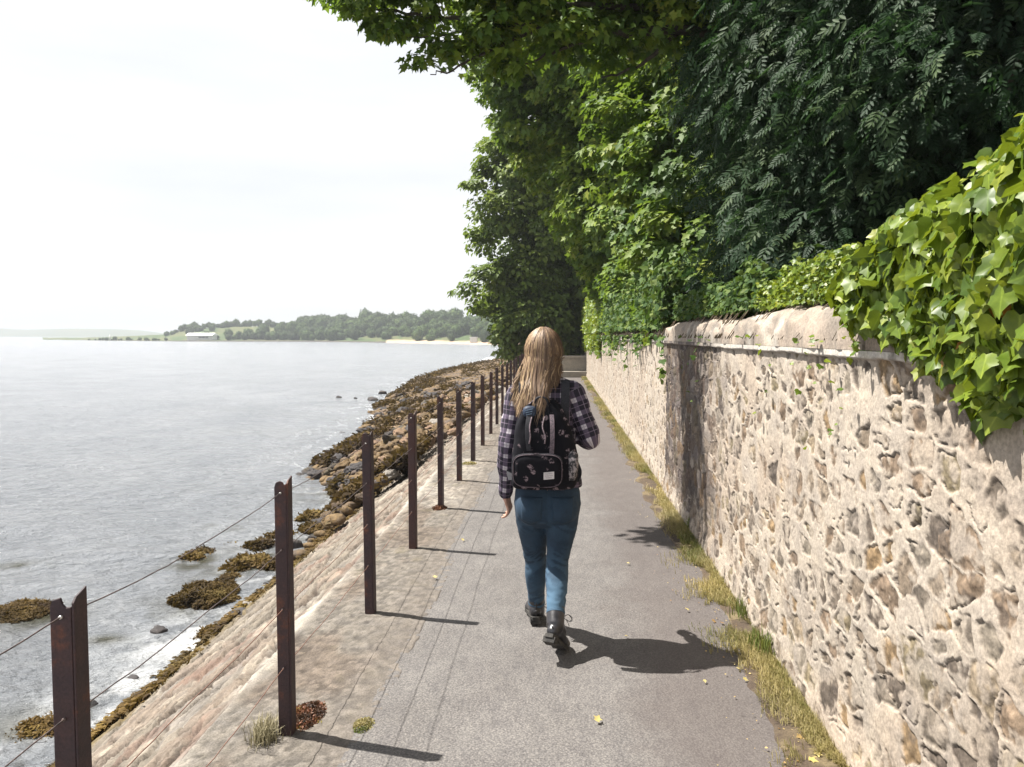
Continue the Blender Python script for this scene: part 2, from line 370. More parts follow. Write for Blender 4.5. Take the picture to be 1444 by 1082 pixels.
# ---- pitched stone slope down to the sea
S_TOP = np.array([-1.43, 0.0]); S_DIR = np.array([-1.92, -1.25]); S_LEN = np.linalg.norm(S_DIR); S_DIR = S_DIR/S_LEN
def build_slope():
    Y = yspace(1.3, 80, 1.0045, -3, .04); s = np.concatenate([np.arange(0, 2.6, .010), np.linspace(2.62, 4.5, 12)])
    SS, YY = np.meshgrid(s, Y, indexing='ij')
    wx = .5*(fbm(YY*1.5, SS*2.4, 0, 4, 31)-.5); wy = .35*(fbm(YY*1.5, SS*2.4, 5, 4, 32)-.5)
    f1, f2, idr = worley((YY+wx)/.52, (SS+wy)/.19, 12, .95)
    e = f2-f1; joint = 1-sst(.015, .10, e+.10*(fbm(YY*20, SS*30, 0, 3, 92)-.5))
    g1, g2, gid = worley((YY+wx*2)/.16, (SS+wy*2)/.05, 19, .9)
    h = .030*(idr-.5)-.060*joint+.016*(fbm(YY*9, SS*22, 0, 5, 3)-.5)*2+.012*(gid-.5)-.012*(1-sst(.0, .14, g2-g1))
    crack = 1-sst(.0, .035, abs(fbm(YY*1.1, SS*4.5, 0, 5, 91)-.5)); h = h-.045*crack
    blend = sst(0, .12, SS); h = h*blend
    nrm = np.array([-S_DIR[1], S_DIR[0]]); nrm = nrm if nrm[1] > 0 else -nrm
    X = S_TOP[0]+S_DIR[0]*SS+nrm[0]*h; Z = S_TOP[1]+S_DIR[1]*SS+nrm[1]*h
    c = np.array([.150, .130, .106])*np.ones(SS.shape+(1,))
    c = lerp(c, np.array([.15, .115, .092]), (sst(.62, .85, idr)*.5)[..., None])
    c = lerp(c, np.array([.16, .145, .130]), (sst(.40, .12, idr)*.7)[..., None])
    c = lerp(c, np.array([.15, .080, .060]), (sst(.62, .72, fbm(YY*1.6, SS*2.5, 0, 4, 55))*.4)[..., None])
    c = lerp(c, np.array([.26, .23, .19]), (sst(.56, .72, fbm(YY*2.6, SS*5, 0, 4, 66))*.6)[..., None])
    c = lerp(c, np.array([.40, .375, .335]), (sst(.14, .03, SS+.14*(fbm(YY*3, SS*3, 0, 4, 8)-.5))*sst(.42, .62, fbm(YY*.9, 3, 0, 3, 88)))[..., None]*.45)
    c = lerp(c, np.array([.045, .036, .032]), (np.maximum(joint*.85, crack*.85)*sst(.30, .5, fbm(YY*3, SS*3, 1, 3, 5)))[..., None])
    al = sst(1.70, 1.98, SS+.30*(fbm(YY*2.4, SS*2.4, 0, 4, 6)-.5)); c = lerp(c, np.array([.105, .075, .022]), (al*.85)[..., None])
    c = c*(.72+.5*gid[..., None])*(.8+.4*fbm(YY*22, SS*30, 0, 4, 67)[..., None])
    V = np.stack([X, YY, Z], -1).reshape(-1, 3)
    o = make('terrain', V, grid_faces(len(s), len(Y)), M['stone_col'], attrs={'col': c.reshape(-1, 3)}); tag(o, kind='structure')
    o.name = 'sea_wall_slope'
build_slope()
# ---- bank and ground behind the wall, reaching far inland
def bank_z(X, Y):
    z = .7+1.3*sst(1.5, 4, X)+2.2*sst(4, 14, X)+.25*(fbm(X*.6, Y*.6, 0, 3, 4)-.5)
    return z
def build_bank():
    X = np.concatenate([np.arange(1.42, 8, .25), np.geomspace(8, 900, 30)]); Y = np.concatenate([np.arange(-40, 44, .8), np.geomspace(44, 1200, 40)])
    XX, YY = np.meshgrid(X, Y, indexing='ij'); ZZ = bank_z(XX, YY)
    V = np.stack([XX, YY, ZZ], -1).reshape(-1, 3)
    soil = simple('leaf litter soil', (.014, .012, .008), (.05, .04, .022), 6, .95, .8, .03)
    o = make('ground', V, grid_faces(len(X), len(Y)), soil); tag(o, kind='structure')
    # shore land the path ends on, past the last posts
    X = np.linspace(-2.7, 1.5, 20); Y = np.concatenate([np.arange(34, 80, 1.0), np.geomspace(80, 330, 12)]); XX, YY = np.meshgrid(X, Y, indexing='ij')
    left = sst(-2.7, -1.5, XX); ZZ = lerp(-1.5, .15, left)+.3*(fbm(XX*.5, YY*.5, 0, 3, 14)-.5)
    XX2 = XX-.012*(YY-34)**1.15*(1-left)
    o = make('shore', np.stack([XX2, YY, ZZ], -1).reshape(-1, 3), grid_faces(len(X), len(Y)), soil); tag(o, kind='structure')
build_bank()
# ---- sea
def build_sea():
    th = np.radians(np.concatenate([np.linspace(-105, -48, 90, endpoint=False), np.linspace(-48, 6, 620)])); r = np.geomspace(2.9, 2700, 640)
    TT, RR = np.meshgrid(th, r, indexing='ij'); X = RR*np.sin(TT); Y = RR*np.cos(TT)
    near = 1/(1+(RR/22)**1.4)
    u = X*.55+Y*.83
    wv = 0
    for k, (l, a, ang, sd) in enumerate([(3.1, .045, 72, 1), (1.7, .042, 60, 2), (1.05, .036, 84, 3), (.62, .026, 66, 4), (.40, .016, 50, 5)]):
        c_, s_ = math.cos(R(ang)), math.sin(R(ang)); q = (X*c_+Y*s_)/l; p = (-X*s_+Y*c_)/l
        wv = wv+a*(1-abs(2*fbm(q*1.0, p*.28, 0, 2, 100+sd)-1)*2)*(1 if l > 1 else 1/(1+(RR/9)**2))
    Z = SEA+wv*(.25+.75*near)*(RR < 400)-.012
    shore = -(X+3.22)+.25*(fbm(Y*.9, X*.9, 0, 4, 13)-.5)
    outer = np.interp(Y, [0, 13, 16, 19, 24, 31, 52, 72], [0, 0, 1.7, 2.0, 2.6, 3.9, 6.0, 5.5])
    shore = shore-outer
    fo = np.exp(-np.clip(shore, 0, 9)/.13)*.85*sst(.35, .62, fbm(X*3, Y*3, 0, 5, 61))*sst(.38, .62, fbm(X*.5, Y*.45, 0, 3, 62))
    fn = fbm(X*2.0, Y*1.1, 0, 5, 71)
    pz = at_z(262, 905, SEA); fo = np.maximum(fo, np.exp(-(((X-pz[0])/.42)**2+((Y-pz[1])/.75)**2))*sst(.30, .55, fbm(X*5, Y*4, 0, 5, 81)))
    pz = at_z(150, 990, SEA); fo = np.maximum(fo, np.exp(-(((X-pz[0])/.35)**2+((Y-pz[1])/.6)**2))*sst(.33, .58, fbm(X*5, Y*4, 0, 5, 82)))
    lace = 1-sst(0, .05, abs(fbm(X*1.5, Y*1.0, 0, 5, 83)-.5)); fo = np.maximum(fo, lace*.40*np.exp(-np.clip(shore, 0, 30)/1.3)*(RR < 60))
    streak = sst(.60, .72, fbm(X*.22+Y*.06, Y*.10-X*.05, 0, 5, 84))*.08*(RR < 150); fo = np.maximum(fo, streak*sst(.4, .6, fbm(X*2.5, Y*1.2, 0, 4, 85)))
    weed = np.zeros_like(X)
    for (px, py, rx, ry) in [(385, 800, .75, 1.1), (300, 860, .6, .7), (278, 800, .35, .35), (60, 1045, .5, .5), (60, 870, .4, .4), (480, 690, .7, 1.2), (150, 905, .22, .12), (330, 745, .3, .4), (30, 800, .3, .15)]:
        q = at_z(px, py, SEA); weed = np.maximum(weed, np.exp(-(((X-q[0])/rx)**2+((Y-q[1])/ry)**2))*sst(.38, .62, fbm(X*3.3, Y*3.3, 0, 5, 91)))
    m, t, n, b = newmat('sea water')
    g = n.new('ShaderNodeNewGeometry'); a = attr(t, 'foam'); wd = attr(t, 'weed')
    x = tx_noise(t, .5, 8, .62, scl=(1.0, .6, 1)); x4 = tx_noise(t, 5.5, 8, .7, scl=(.5, 1.6, 1)); xm = n.new('ShaderNodeMath'); xm.operation = 'MULTIPLY_ADD'; t.links.new(x4.outputs['Fac'], xm.inputs[0]); xm.inputs[1].default_value = .55; xh = n.new('ShaderNodeMath'); xh.operation = 'MULTIPLY'; xh.inputs[1].default_value = .5; t.links.new(x.outputs['Fac'], xh.inputs[0]); t.links.new(xh.outputs[0], xm.inputs[2]); base = ramp(t, xm.outputs[0], [(.3, (.175, .192, .215)), (.5, (.235, .25, .272)), (.72, (.31, .322, .338))])
    c = mixc(t, wd.outputs['Fac'], base.outputs[0], (.065, .062, .035)); c = mixc(t, a.outputs['Fac'], c.outputs[0], (.62, .63, .64))
    t.links.new(c.outputs[0], b.inputs['Base Color']); b.inputs['IOR'].default_value = 1.33
    rr = ramp(t, a.outputs['Fac'], [(0, (.16,)*3), (1, (.7,)*3)]); t.links.new(rr.outputs[0], b.inputs['Roughness'])
    w1 = tx_noise(t, 2.6, 8, .62, scl=(.75, 1.5, 1)); w2 = tx_noise(t, 13, 5, .6, scl=(.8, 1.7, 1)); ad = n.new('ShaderNodeMath'); ad.operation = 'MULTIPLY_ADD'
    t.links.new(w2.outputs['Fac'], ad.inputs[0]); ad.inputs[1].default_value = .18; t.links.new(w1.outputs['Fac'], ad.inputs[2])
    bump(t, ad.outputs[0], 1.0, .42, b)
    o = make('sea', np.stack([X, Y, Z], -1).reshape(-1, 3), grid_faces(len(th), len(r))[:, ::-1], m, attrs={'foam': np.clip(fo, 0, 1).ravel(), 'weed': weed.ravel()}); tag(o, kind='structure'); o.name = 'water'
build_sea()

# ---- rubble wall
M['wall_col'] = vcol_mat('rubble stone and lime mortar', 75, .6, .006, .92, .30, 7)
def wall_x(Y): return 1.10+.035*sst(8.15, 8.25, Y)
def build_wall():
    t0 = empty('stone_wall', (1.1, 8, 0), 'long rubble stone wall smeared with pale lime mortar beside the path', 'wall')
    Y = yspace(1.15, 42, 1.0025, -1.5, .03); z = np.arange(-.06, 1.566, .005)
    YY, ZZ = np.meshgrid(Y, z, indexing='ij')
    wx = .11*(fbm(YY*6, ZZ*8, 0, 4, 201)-.5); wz = .09*(fbm(YY*6, ZZ*8, 3, 4, 202)-.5)
    f1, f2, idr = worley((YY+wx)/.150, (ZZ+wz)/.108, 33, .98); e = f2-f1
    k1, k2, kid = worley((YY+wx)/.155, (ZZ+wz)/.105, 34, .95)
    cov = fbm(YY*1.3, ZZ*1.8, 0, 4, 210)-.22
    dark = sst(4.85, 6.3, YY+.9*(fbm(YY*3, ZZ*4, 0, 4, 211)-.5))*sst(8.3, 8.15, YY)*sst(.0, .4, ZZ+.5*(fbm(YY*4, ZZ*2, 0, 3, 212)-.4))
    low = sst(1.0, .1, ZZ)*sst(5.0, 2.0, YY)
    r3 = (idr*7.13) % 1.0
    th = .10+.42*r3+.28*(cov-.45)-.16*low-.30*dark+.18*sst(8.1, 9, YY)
    edge_n = .34*(fbm(YY*24, ZZ*24, 0, 4, 220)-.5)
    st = sst(th-.05, th+.07, e+edge_n); st = st*(r3 < .90); smear = sst(.50, .60, fbm(YY*17, ZZ*17, 0, 4, 221)); st = st*(1-.75*smear*(1-dark))
    fine = fbm(YY*38, ZZ*38, 0, 5, 230)-.5; med = fbm(YY*11, ZZ*11, 0, 4, 231)-.5
    dome = sst(0, .8, e-th)
    hs = -.006+.010*dome*(.3+idr)+.013*fine+.007*med
    hm = .004*fine+.009*med+.010*(fbm(YY*2, ZZ*3, 0, 3, 232)-.5)
    gap = (1-sst(.0, .05, abs(e+edge_n-th-.02)))*sst(.50, .66, fbm(YY*9, ZZ*9, 0, 3, 240)); 
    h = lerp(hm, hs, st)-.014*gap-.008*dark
    ledge = sst(1.532, 1.54, ZZ+.012*(fbm(YY*5, 0, 0, 3, 250)-.5)); h = lerp(h, .020+.008*med+.012*(fbm(YY*2.2, 3, 0, 4, 251)-.5), ledge)
    base = .02*sst(.25, 0, ZZ); h = h+base
    mort = np.array([.350, .305, .255])*np.ones(YY.shape+(1,)); mort = lerp(mort, np.array([.31, .255, .205]), (sst(.45, .7, fbm(YY*1.7, ZZ*2.2, 0, 4, 260))*.7)[..., None])
    mort = lerp(mort, np.array([.21, .19, .165]), (low*sst(.35, .6, fbm(YY*3, ZZ*3, 2, 4, 261))*.75)[..., None])
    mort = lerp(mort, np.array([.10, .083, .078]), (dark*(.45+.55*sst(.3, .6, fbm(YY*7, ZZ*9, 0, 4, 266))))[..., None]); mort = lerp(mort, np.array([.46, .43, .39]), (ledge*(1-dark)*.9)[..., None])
    pal = np.array([[.145, .125, .105], [.11, .098, .088], [.17, .15, .128], [.13, .105, .085], [.085, .075, .068], [.15, .14, .125], [.12, .11, .10], [.19, .165, .13], [.165, .125, .080], [.135, .108, .085], [.14, .125, .09]])
    sc = np.array([1.16, 1.07, .96])*pal[np.clip((idr*len(pal)).astype(int), 0, len(pal)-1)]
    sc = sc*(1+1.1*(fbm(YY*30, ZZ*30, 4, 4, 262)[..., None]-.5))*(.62+.78*fbm(YY*75, ZZ*75, 4, 3, 265)[..., None])
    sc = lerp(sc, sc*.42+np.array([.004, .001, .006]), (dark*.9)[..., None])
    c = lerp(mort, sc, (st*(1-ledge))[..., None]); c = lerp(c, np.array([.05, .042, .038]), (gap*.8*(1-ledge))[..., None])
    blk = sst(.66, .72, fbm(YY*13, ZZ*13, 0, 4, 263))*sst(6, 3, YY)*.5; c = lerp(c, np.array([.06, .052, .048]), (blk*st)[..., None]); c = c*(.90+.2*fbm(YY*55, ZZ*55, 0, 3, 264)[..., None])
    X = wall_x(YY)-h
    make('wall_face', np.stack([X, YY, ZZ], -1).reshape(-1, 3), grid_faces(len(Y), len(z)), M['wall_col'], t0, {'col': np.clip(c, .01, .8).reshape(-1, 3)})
    V, F = box((1.345, 20.2, .75), (.40, 43.5, 1.56)); make('wall_core', V, F, M['wall_col'], t0, {'col': np.tile([.15, .13, .11], (8, 1))}, smooth=False)
    # rough rounded coping stones, each a part
    cuts = [2.56, 2.90, 4.5, 6.4, 8.17]; y = 8.2
    near = list(zip(cuts[:-1], cuts[1:])); far = []
    while y < 40:
        L = random.uniform(.8, 1.9); far.append((y, min(y+L, 41))); y += L
    near = [(-1.4, -.2), (-.18, 1.1), (1.12, 1.9), (1.92, 2.54)]+near
    for i, (a, b_) in enumerate(near+far):
        isfar = a >= 8.19; ny = max(8, int((b_-a)/.03)) if not isfar else max(6, int((b_-a)/.09)); yy = np.linspace(a+.006, b_-.006, ny); tt = np.linspace(0, 1, 34)
        H = (.185 if not isfar else .09)*random.uniform(.8, 1.15); x0, x1 = 1.085+(.03 if isfar else 0), 1.50
        if a == 2.56: H = .24
        YY2, TT = np.meshgrid(yy, tt, indexing='ij'); ang = np.pi*TT
        px = lerp(x0, x1, .5-.5*np.sign(np.cos(ang))*abs(np.cos(ang))**.62); endf = 1-.12*sst(.04, 0, np.minimum(YY2-a, b_-YY2))
        pz = 1.566+H*np.sin(ang)**.55*endf*(.86+.28*fbm(YY2*2, TT*2, i, 3, 7))
        nz = (fbm(YY2*9, TT*7, i, 5, 301)-.5); px = px-.05*nz; pz = pz+.04*nz*(TT > .02)*(TT < .98)
        c = np.array([.34, .27, .21]) if a == 2.56 else np.array([.30, .25, .205])*random.uniform(.85, 1.1)
        c = c*np.ones(YY2.shape+(1,)); c = lerp(c, np.array([.15, .135, .12]), sst(.45, .7, fbm(YY2*6, TT*5, i, 5, 302))[..., None]*.8); c = lerp(c, np.array([.42, .39, .34]), sst(.58, .7, fbm(YY2*8, TT*6, i+9, 5, 303))[..., None]*.7)
        m_ = MB(); V = np.stack([px, YY2, pz], -1); Fg = grid_faces(ny, 34)
        nn = ny*34; V2 = np.vstack([V.reshape(-1, 3), [[(x0+x1)/2, a+.012, 1.6], [(x0+x1)/2, b_-.012, 1.6]]]); j = np.arange(33)
        Ft = np.vstack([np.stack([j+1, j, np.full(33, nn)], 1), np.stack([(ny-1)*34+j, (ny-1)*34+j+1, np.full(33, nn+1)], 1)])
        make('coping_stone', V2, [Fg, Ft], M['wall_col'], t0, {'col': np.vstack([c.reshape(-1, 3), np.tile([.15, .13, .11], (2, 1))])})
build_wall()
# low end wall across the far end of the path
def build_end():
    t = empty('low_concrete_wall', (.55, 31.2, 0), 'low pale concrete wall with a step across the far end of the path', 'wall')
    for nm, c, s, col in (('wall_block', (.35, 31.6, .48), (2.0, .5, .54), [.30, .27, .23]), ('step', (.35, 30.95, .10), (2.0, .7, .24), [.24, .22, .19]), ('coping_slab', (.35, 31.58, .78), (2.1, .62, .07), [.33, .30, .26])):
        V, F = box(c, s); make(nm, V, F, M['wall_col'], t, {'col': np.tile(col, (8, 1))}, smooth=False)
build_end()

# ================================================================== HEADLAND
M['crown_far'] = leaf_mat('distant foliage', [(0, (.022, .05, .02)), (.5, (.05, .085, .028)), (1, (.10, .13, .04))], (.1, .15, .03), .15, .7, .2); vary_by_object(M['crown_far'])
RX = [60, 95, 150, 230, 250, 290, 360, 440, 480, 500, 560, 620, 700, 780]
RZ = [479, 478, 475.5, 472, 466, 462, 460.5, 459, 462, 461, 460, 459, 463, 466]          # bare ridge, under the trees
SH = [460, 440, 400, 360, 352, 345, 340, 335, 320, 310, 285, 262, 232, 215]
def head_z(px, f):
    d = np.interp(px, RX, SH); ez = np.interp(px, RX, RZ)
    top = EYE+(VPY-ez)*d*1.28/FPX; top = np.maximum(top, SEA+.6)
    s = np.interp(f, [0, .02, .05, .12, .28, .5, 1], [-.3, .05, .10, .30, 1, .9, .6]); return SEA+(top-SEA)*s
def head_xy(px, f):
    d = np.interp(px, RX, SH)*(1+f); dirs = np.array([ray(p, VPY) for p in np.atleast_1d(px)]); k = d/dirs[:, 1] if np.ndim(d) else d/dirs[:, 1]
    return dirs[:, 0]*k, dirs[:, 1]*k
def build_headland():
    px = np.arange(60, 781, 3.0); fs = np.array([0, .01, .02, .035, .05, .08, .12, .17, .22, .28, .38, .5, .7, 1.0])
    V = []; C = []
    for f in fs:
        x, y = head_xy(px, np.full_like(px, f)); z = head_z(px, f)+.5*(vn(px*.13, f*20, 0, 3)-.5)*(f > .03); V.append(np.stack([x, y, z], 1))
        g = np.array([.055, .085, .030])*np.ones((len(px), 1)); g = lerp(g, np.array([.09, .10, .04]), sst(.45, .6, fbm(px*.06, f*9, 0, 4, 4))[:, None])
        lo = np.array([.09, .08, .07]) if f <= .02 else None
        if lo is not None: g = np.tile(lo*.7, (len(px), 1))
        sand = (px > 545)*(f <= .05); g = np.where(sand[:, None], np.array([.40, .30, .22]), g); C.append(g)
    V = np.array(V).transpose(1, 0, 2).reshape(-1, 3); C = np.array(C).transpose(1, 0, 2).reshape(-1, 3)
    o = make('hills', V, grid_faces(len(px), len(fs)), vcol_mat('headland grass and sand', .6, 0, 0, .95, .25, .08), attrs={'col': C}); tag(o, kind='structure')
    # far pale ridge across the bay
    px = np.arange(-260, 260, 6.0); d = 1500.0; dirs = np.array([ray(p, VPY) for p in px]); k = d/dirs[:, 1]; top = EYE+(np.interp(px, [-260, 0, 60, 130, 200, 235, 260], [11, 10, 9, 10.5, 8, 3, 0])+2*(vn(px*.03, 0, 0, 8)-.5))*d/FPX
    rows = []
    for f, s in ((0, 0), (.04, .7), (.08, 1), (.15, .9)):
        rows.append(np.stack([dirs[:, 0]*k*(1+f), dirs[:, 1]*k*(1+f), SEA-1+(top-SEA+1)*s], 1))
    o = make('far_hills', np.array(rows).transpose(1, 0, 2).reshape(-1, 3), grid_faces(len(px), 4), simple('far hill', (.05, .07, .04), (.09, .10, .05), .02, .95, 0, 0)); tag(o, kind='structure'); o.name = 'hills'
build_headland()
def crown_proto(seed, hh=1.0, n=900, lsz=.19):
    rs = np.random.default_rng(seed); V, F = ico(3); d = V/np.linalg.norm(V, axis=1)[:, None]
    rr = .62+.95*(fbm(d[:, 0]*2.2+seed, d[:, 1]*2.2, d[:, 2]*2.2, 3, seed)-.3); V = d*rr[:, None]*[1, 1, hh]; V[:, 2] += .95*hh
    V[:, 2] = np.maximum(V[:, 2], .12)
    b = MB(); b.add(V, F, rnd=.30+.4*vn(d[:, 0]*3, d[:, 1]*3, d[:, 2]*3, seed))
    p = rs.normal(size=(n, 3)); p /= np.linalg.norm(p, axis=1)[:, None]; r2 = .70+.95*(fbm(p[:, 0]*2.2+seed, p[:, 1]*2.2, p[:, 2]*2.2, 3, seed)-.3)
    P = p*r2[:, None]*[1, 1, hh]; P[:, 2] += .95*hh; keep = P[:, 2] > .1
    V2, F2, r = scatter(DIAM, P[keep], p[keep]+.5*rs.normal(size=(keep.sum(), 3)), rs.normal(size=(keep.sum(), 3)), lsz*rs.uniform(.6, 1.3, keep.sum()), rs.random(keep.sum()))
    b.add(V2, F2, rnd=r)
    return b
def build_far_trees():
    protos = []
    for i in range(6):
        b = crown_proto(40+i, [1, 1.15, .85, 1, 1.25, .8][i])
        Vt, Ft = tube([(0, 0, -.1), (0, 0, .5), (.03, 0, .9)], [.07, .05, .03], 6); b.add(Vt, Ft, rnd=np.zeros(len(Vt)))
        me = mesh('headland_tree', np.concatenate(b.V), [np.concatenate(f) for f in b.F.values() if f], {'rnd': np.concatenate(b.A['rnd'])}); me.materials.append(M['crown_far']); protos.append(me)
    # (px, depth fraction, crown radius in px)
    L = []; rs = random.Random(3)
    for px in np.arange(236, 300, 7): L.append((px+rs.uniform(-2, 2), rs.uniform(.13, .24), rs.uniform(3.5, 5)))
    for px in np.arange(262, 440, 6.5): L.append((px, .275+rs.uniform(-.02, .02), rs.uniform(3, 5.5)))
    for px in np.arange(322, 440, 9): L.append((px+rs.uniform(-3, 3), .05+rs.uniform(-.015, .02), rs.uniform(4, 7.5)))
    for row, (f, rad, st) in enumerate([(.30, 9.5, 7.5), (.24, 9, 9), (.19, 8.5, 10), (.14, 8, 11), (.10, 7.5, 13)]):
        for px in np.arange(425 if row < 4 else 430, 735, st):
            q = px+rs.uniform(-4, 4)
            if row == 4 and (q > 520 and rs.random() < .55): continue
            L.append((q, f+rs.uniform(-.02, .02), rad*rs.uniform(.75, 1.25)))
    for px, f, r_ in [(322, .10, 6), (345, .05, 5), (368, .06, 8), (384, .06, 9), (398, .07, 7), (412, .05, 8), (432, .045, 9), (452, .05, 9), (468, .045, 10), (350, .12, 7), (372, .13, 8), (395, .13, 8), (412, .15, 9), (305, .06, 4), (480, .06, 8), (500, .06, 7)]: L.append((px, f, r_))
    for px in np.arange(128, 236, 6.5): L.append((px+rs.uniform(-3, 3), rs.uniform(.02, .04), rs.uniform(1.2, 2.6)))
    marks = [(150, .03, 3.0, 'dark low bush on the thin tip of the headland'), (162, .035, 3.4, 'bushy clump beside the marker on the headland tip'), (180, .03, 2.6, 'small bush on the low point between the marker and the taller shrub'), (206, .035, 3.2, 'round shrub standing up from the low rocky point'), (219, .04, 2.6, 'small shrub on the low point just short of the hill foot'),
             (545, .075, 8, 'round grey green tree at the beach end where the sand begins'), (590, .06, 9, 'broad pale green tree standing forward of the wood above the beach'), (607, .06, 7, 'tree tucked beside the broad pale tree above the beach'), (637, .06, 5, 'small rounded tree low on the grass behind the beach'), (684, .06, 8, 'light green tree near the shelter at the end of the beach'), (700, .06, 7, 'light green tree hard against the sycamore edge above the beach')]
    for i, (px, f, r_) in enumerate(L):
        o = bpy.data.objects.new('headland_tree', protos[rs.randrange(6)]); scene.collection.objects.link(o)
        x, y = head_xy(np.array([px]), np.array([f])); z = head_z(px, f); s = r_*y[0]/FPX
        o.location = (x[0], y[0], z-.15*s); o.scale = (s*1.05, s*1.05, s*rs.uniform(.9, 1.15)); o.rotation_euler = (0, 0, rs.uniform(0, 6.28))
        row = 'on the skyline ridge' if f > .26 else ('in the upper middle rows' if f > .185 else ('in the lower middle rows' if f > .125 else 'in the front row'))
        zn = next(z_ for l_, z_ in ((236, 'on the low point'), (262, 'left of the white building'), (305, 'right above the white building'), (345, 'on the grass just right of the white building'), (425, 'around the open green field'), (480, 'where the wood starts right of the field'), (545, 'in the wood before the beach'), (620, 'in the wood above the start of the beach'), (999, 'in the wood above the sand beach')) if px < l_)
        tag(o, 'headland tree %s, %s' % (zn, row), 'tree', 'headland trees %s, %s' % (zn, row))
    for px, f, r_, lab in marks:
        o = bpy.data.objects.new('headland_tree', protos[rs.randrange(6)]); scene.collection.objects.link(o)
        x, y = head_xy(np.array([px]), np.array([f])); z = head_z(px, f); s = r_*y[0]/FPX; o.location = (x[0], y[0], z-.15*s); o.scale = (s, s, s); tag(o, lab, 'tree')
    # long white building, marker, small hut
    wp = simple('white render', (.55, .54, .50), (.66, .65, .61), 1, .8, 0); dk = simple('dark opening', (.03, .035, .04), (.05, .055, .06), 1, .5, 0); rf = simple('pale roof', (.72, .71, .68), (.80, .79, .77), 1, .7, 0)
    x, y = head_xy(np.array([285.]), np.array([.045])); z = head_z(285, .045); k = y[0]/FPX; L_ = 38*k
    t = empty('long_building', (x[0], y[0], z), 'long low white building on the shore under the grassy headland', 'building')
    make('wall', *box((x[0], y[0], z+.8), (L_, 5, 2.6)), wp, t, smooth=False); 
    a_, b__ = L_*.52, 3.6; make('roof', np.array([[x[0]+s_*a_, y[0]+q_*b__, z+(3.3 if q_ == 0 else 2.1)] for s_ in (-1, 1) for q_ in (-1, 0, 1)]), [np.array([[0, 3, 4, 1], [1, 4, 5, 2], [0, 2, 5, 3]]), np.array([[0, 1, 2], [3, 5, 4]])], rf, t, smooth=False)
    for i in range(7): make('window', *box((x[0]-L_*.02+i*L_*.055, y[0]-2.55, z+1.2), (L_*.035, .12, .8)), dk, t, smooth=False)
    x, y = head_xy(np.array([155.]), np.array([.035])); z = head_z(155, .035)
    V, F = tube([(x[0], y[0], z-.3), (x[0], y[0], z+3.0)], [.55, .30], 10); o = make('navigation_marker', V-[0, 0, 0], F, wp, loc=(x[0], y[0], z)); tag(o, 'slim pale marker column among bushes on the headland tip', 'marker')
    x, y = head_xy(np.array([668.]), np.array([.04])); z = head_z(668, .04); t = empty('beach_hut', (x[0], y[0], z), 'tiny pale hut behind the sand beach near the overhanging sycamore', 'hut')
    make('wall', *box((x[0], y[0], z+.8), (2.2, 1.8, 1.6)), wp, t, smooth=False); make('roof', *box((x[0], y[0], z+1.7), (2.5, 2.1, .16)), rf, t, smooth=False)
build_far_trees()
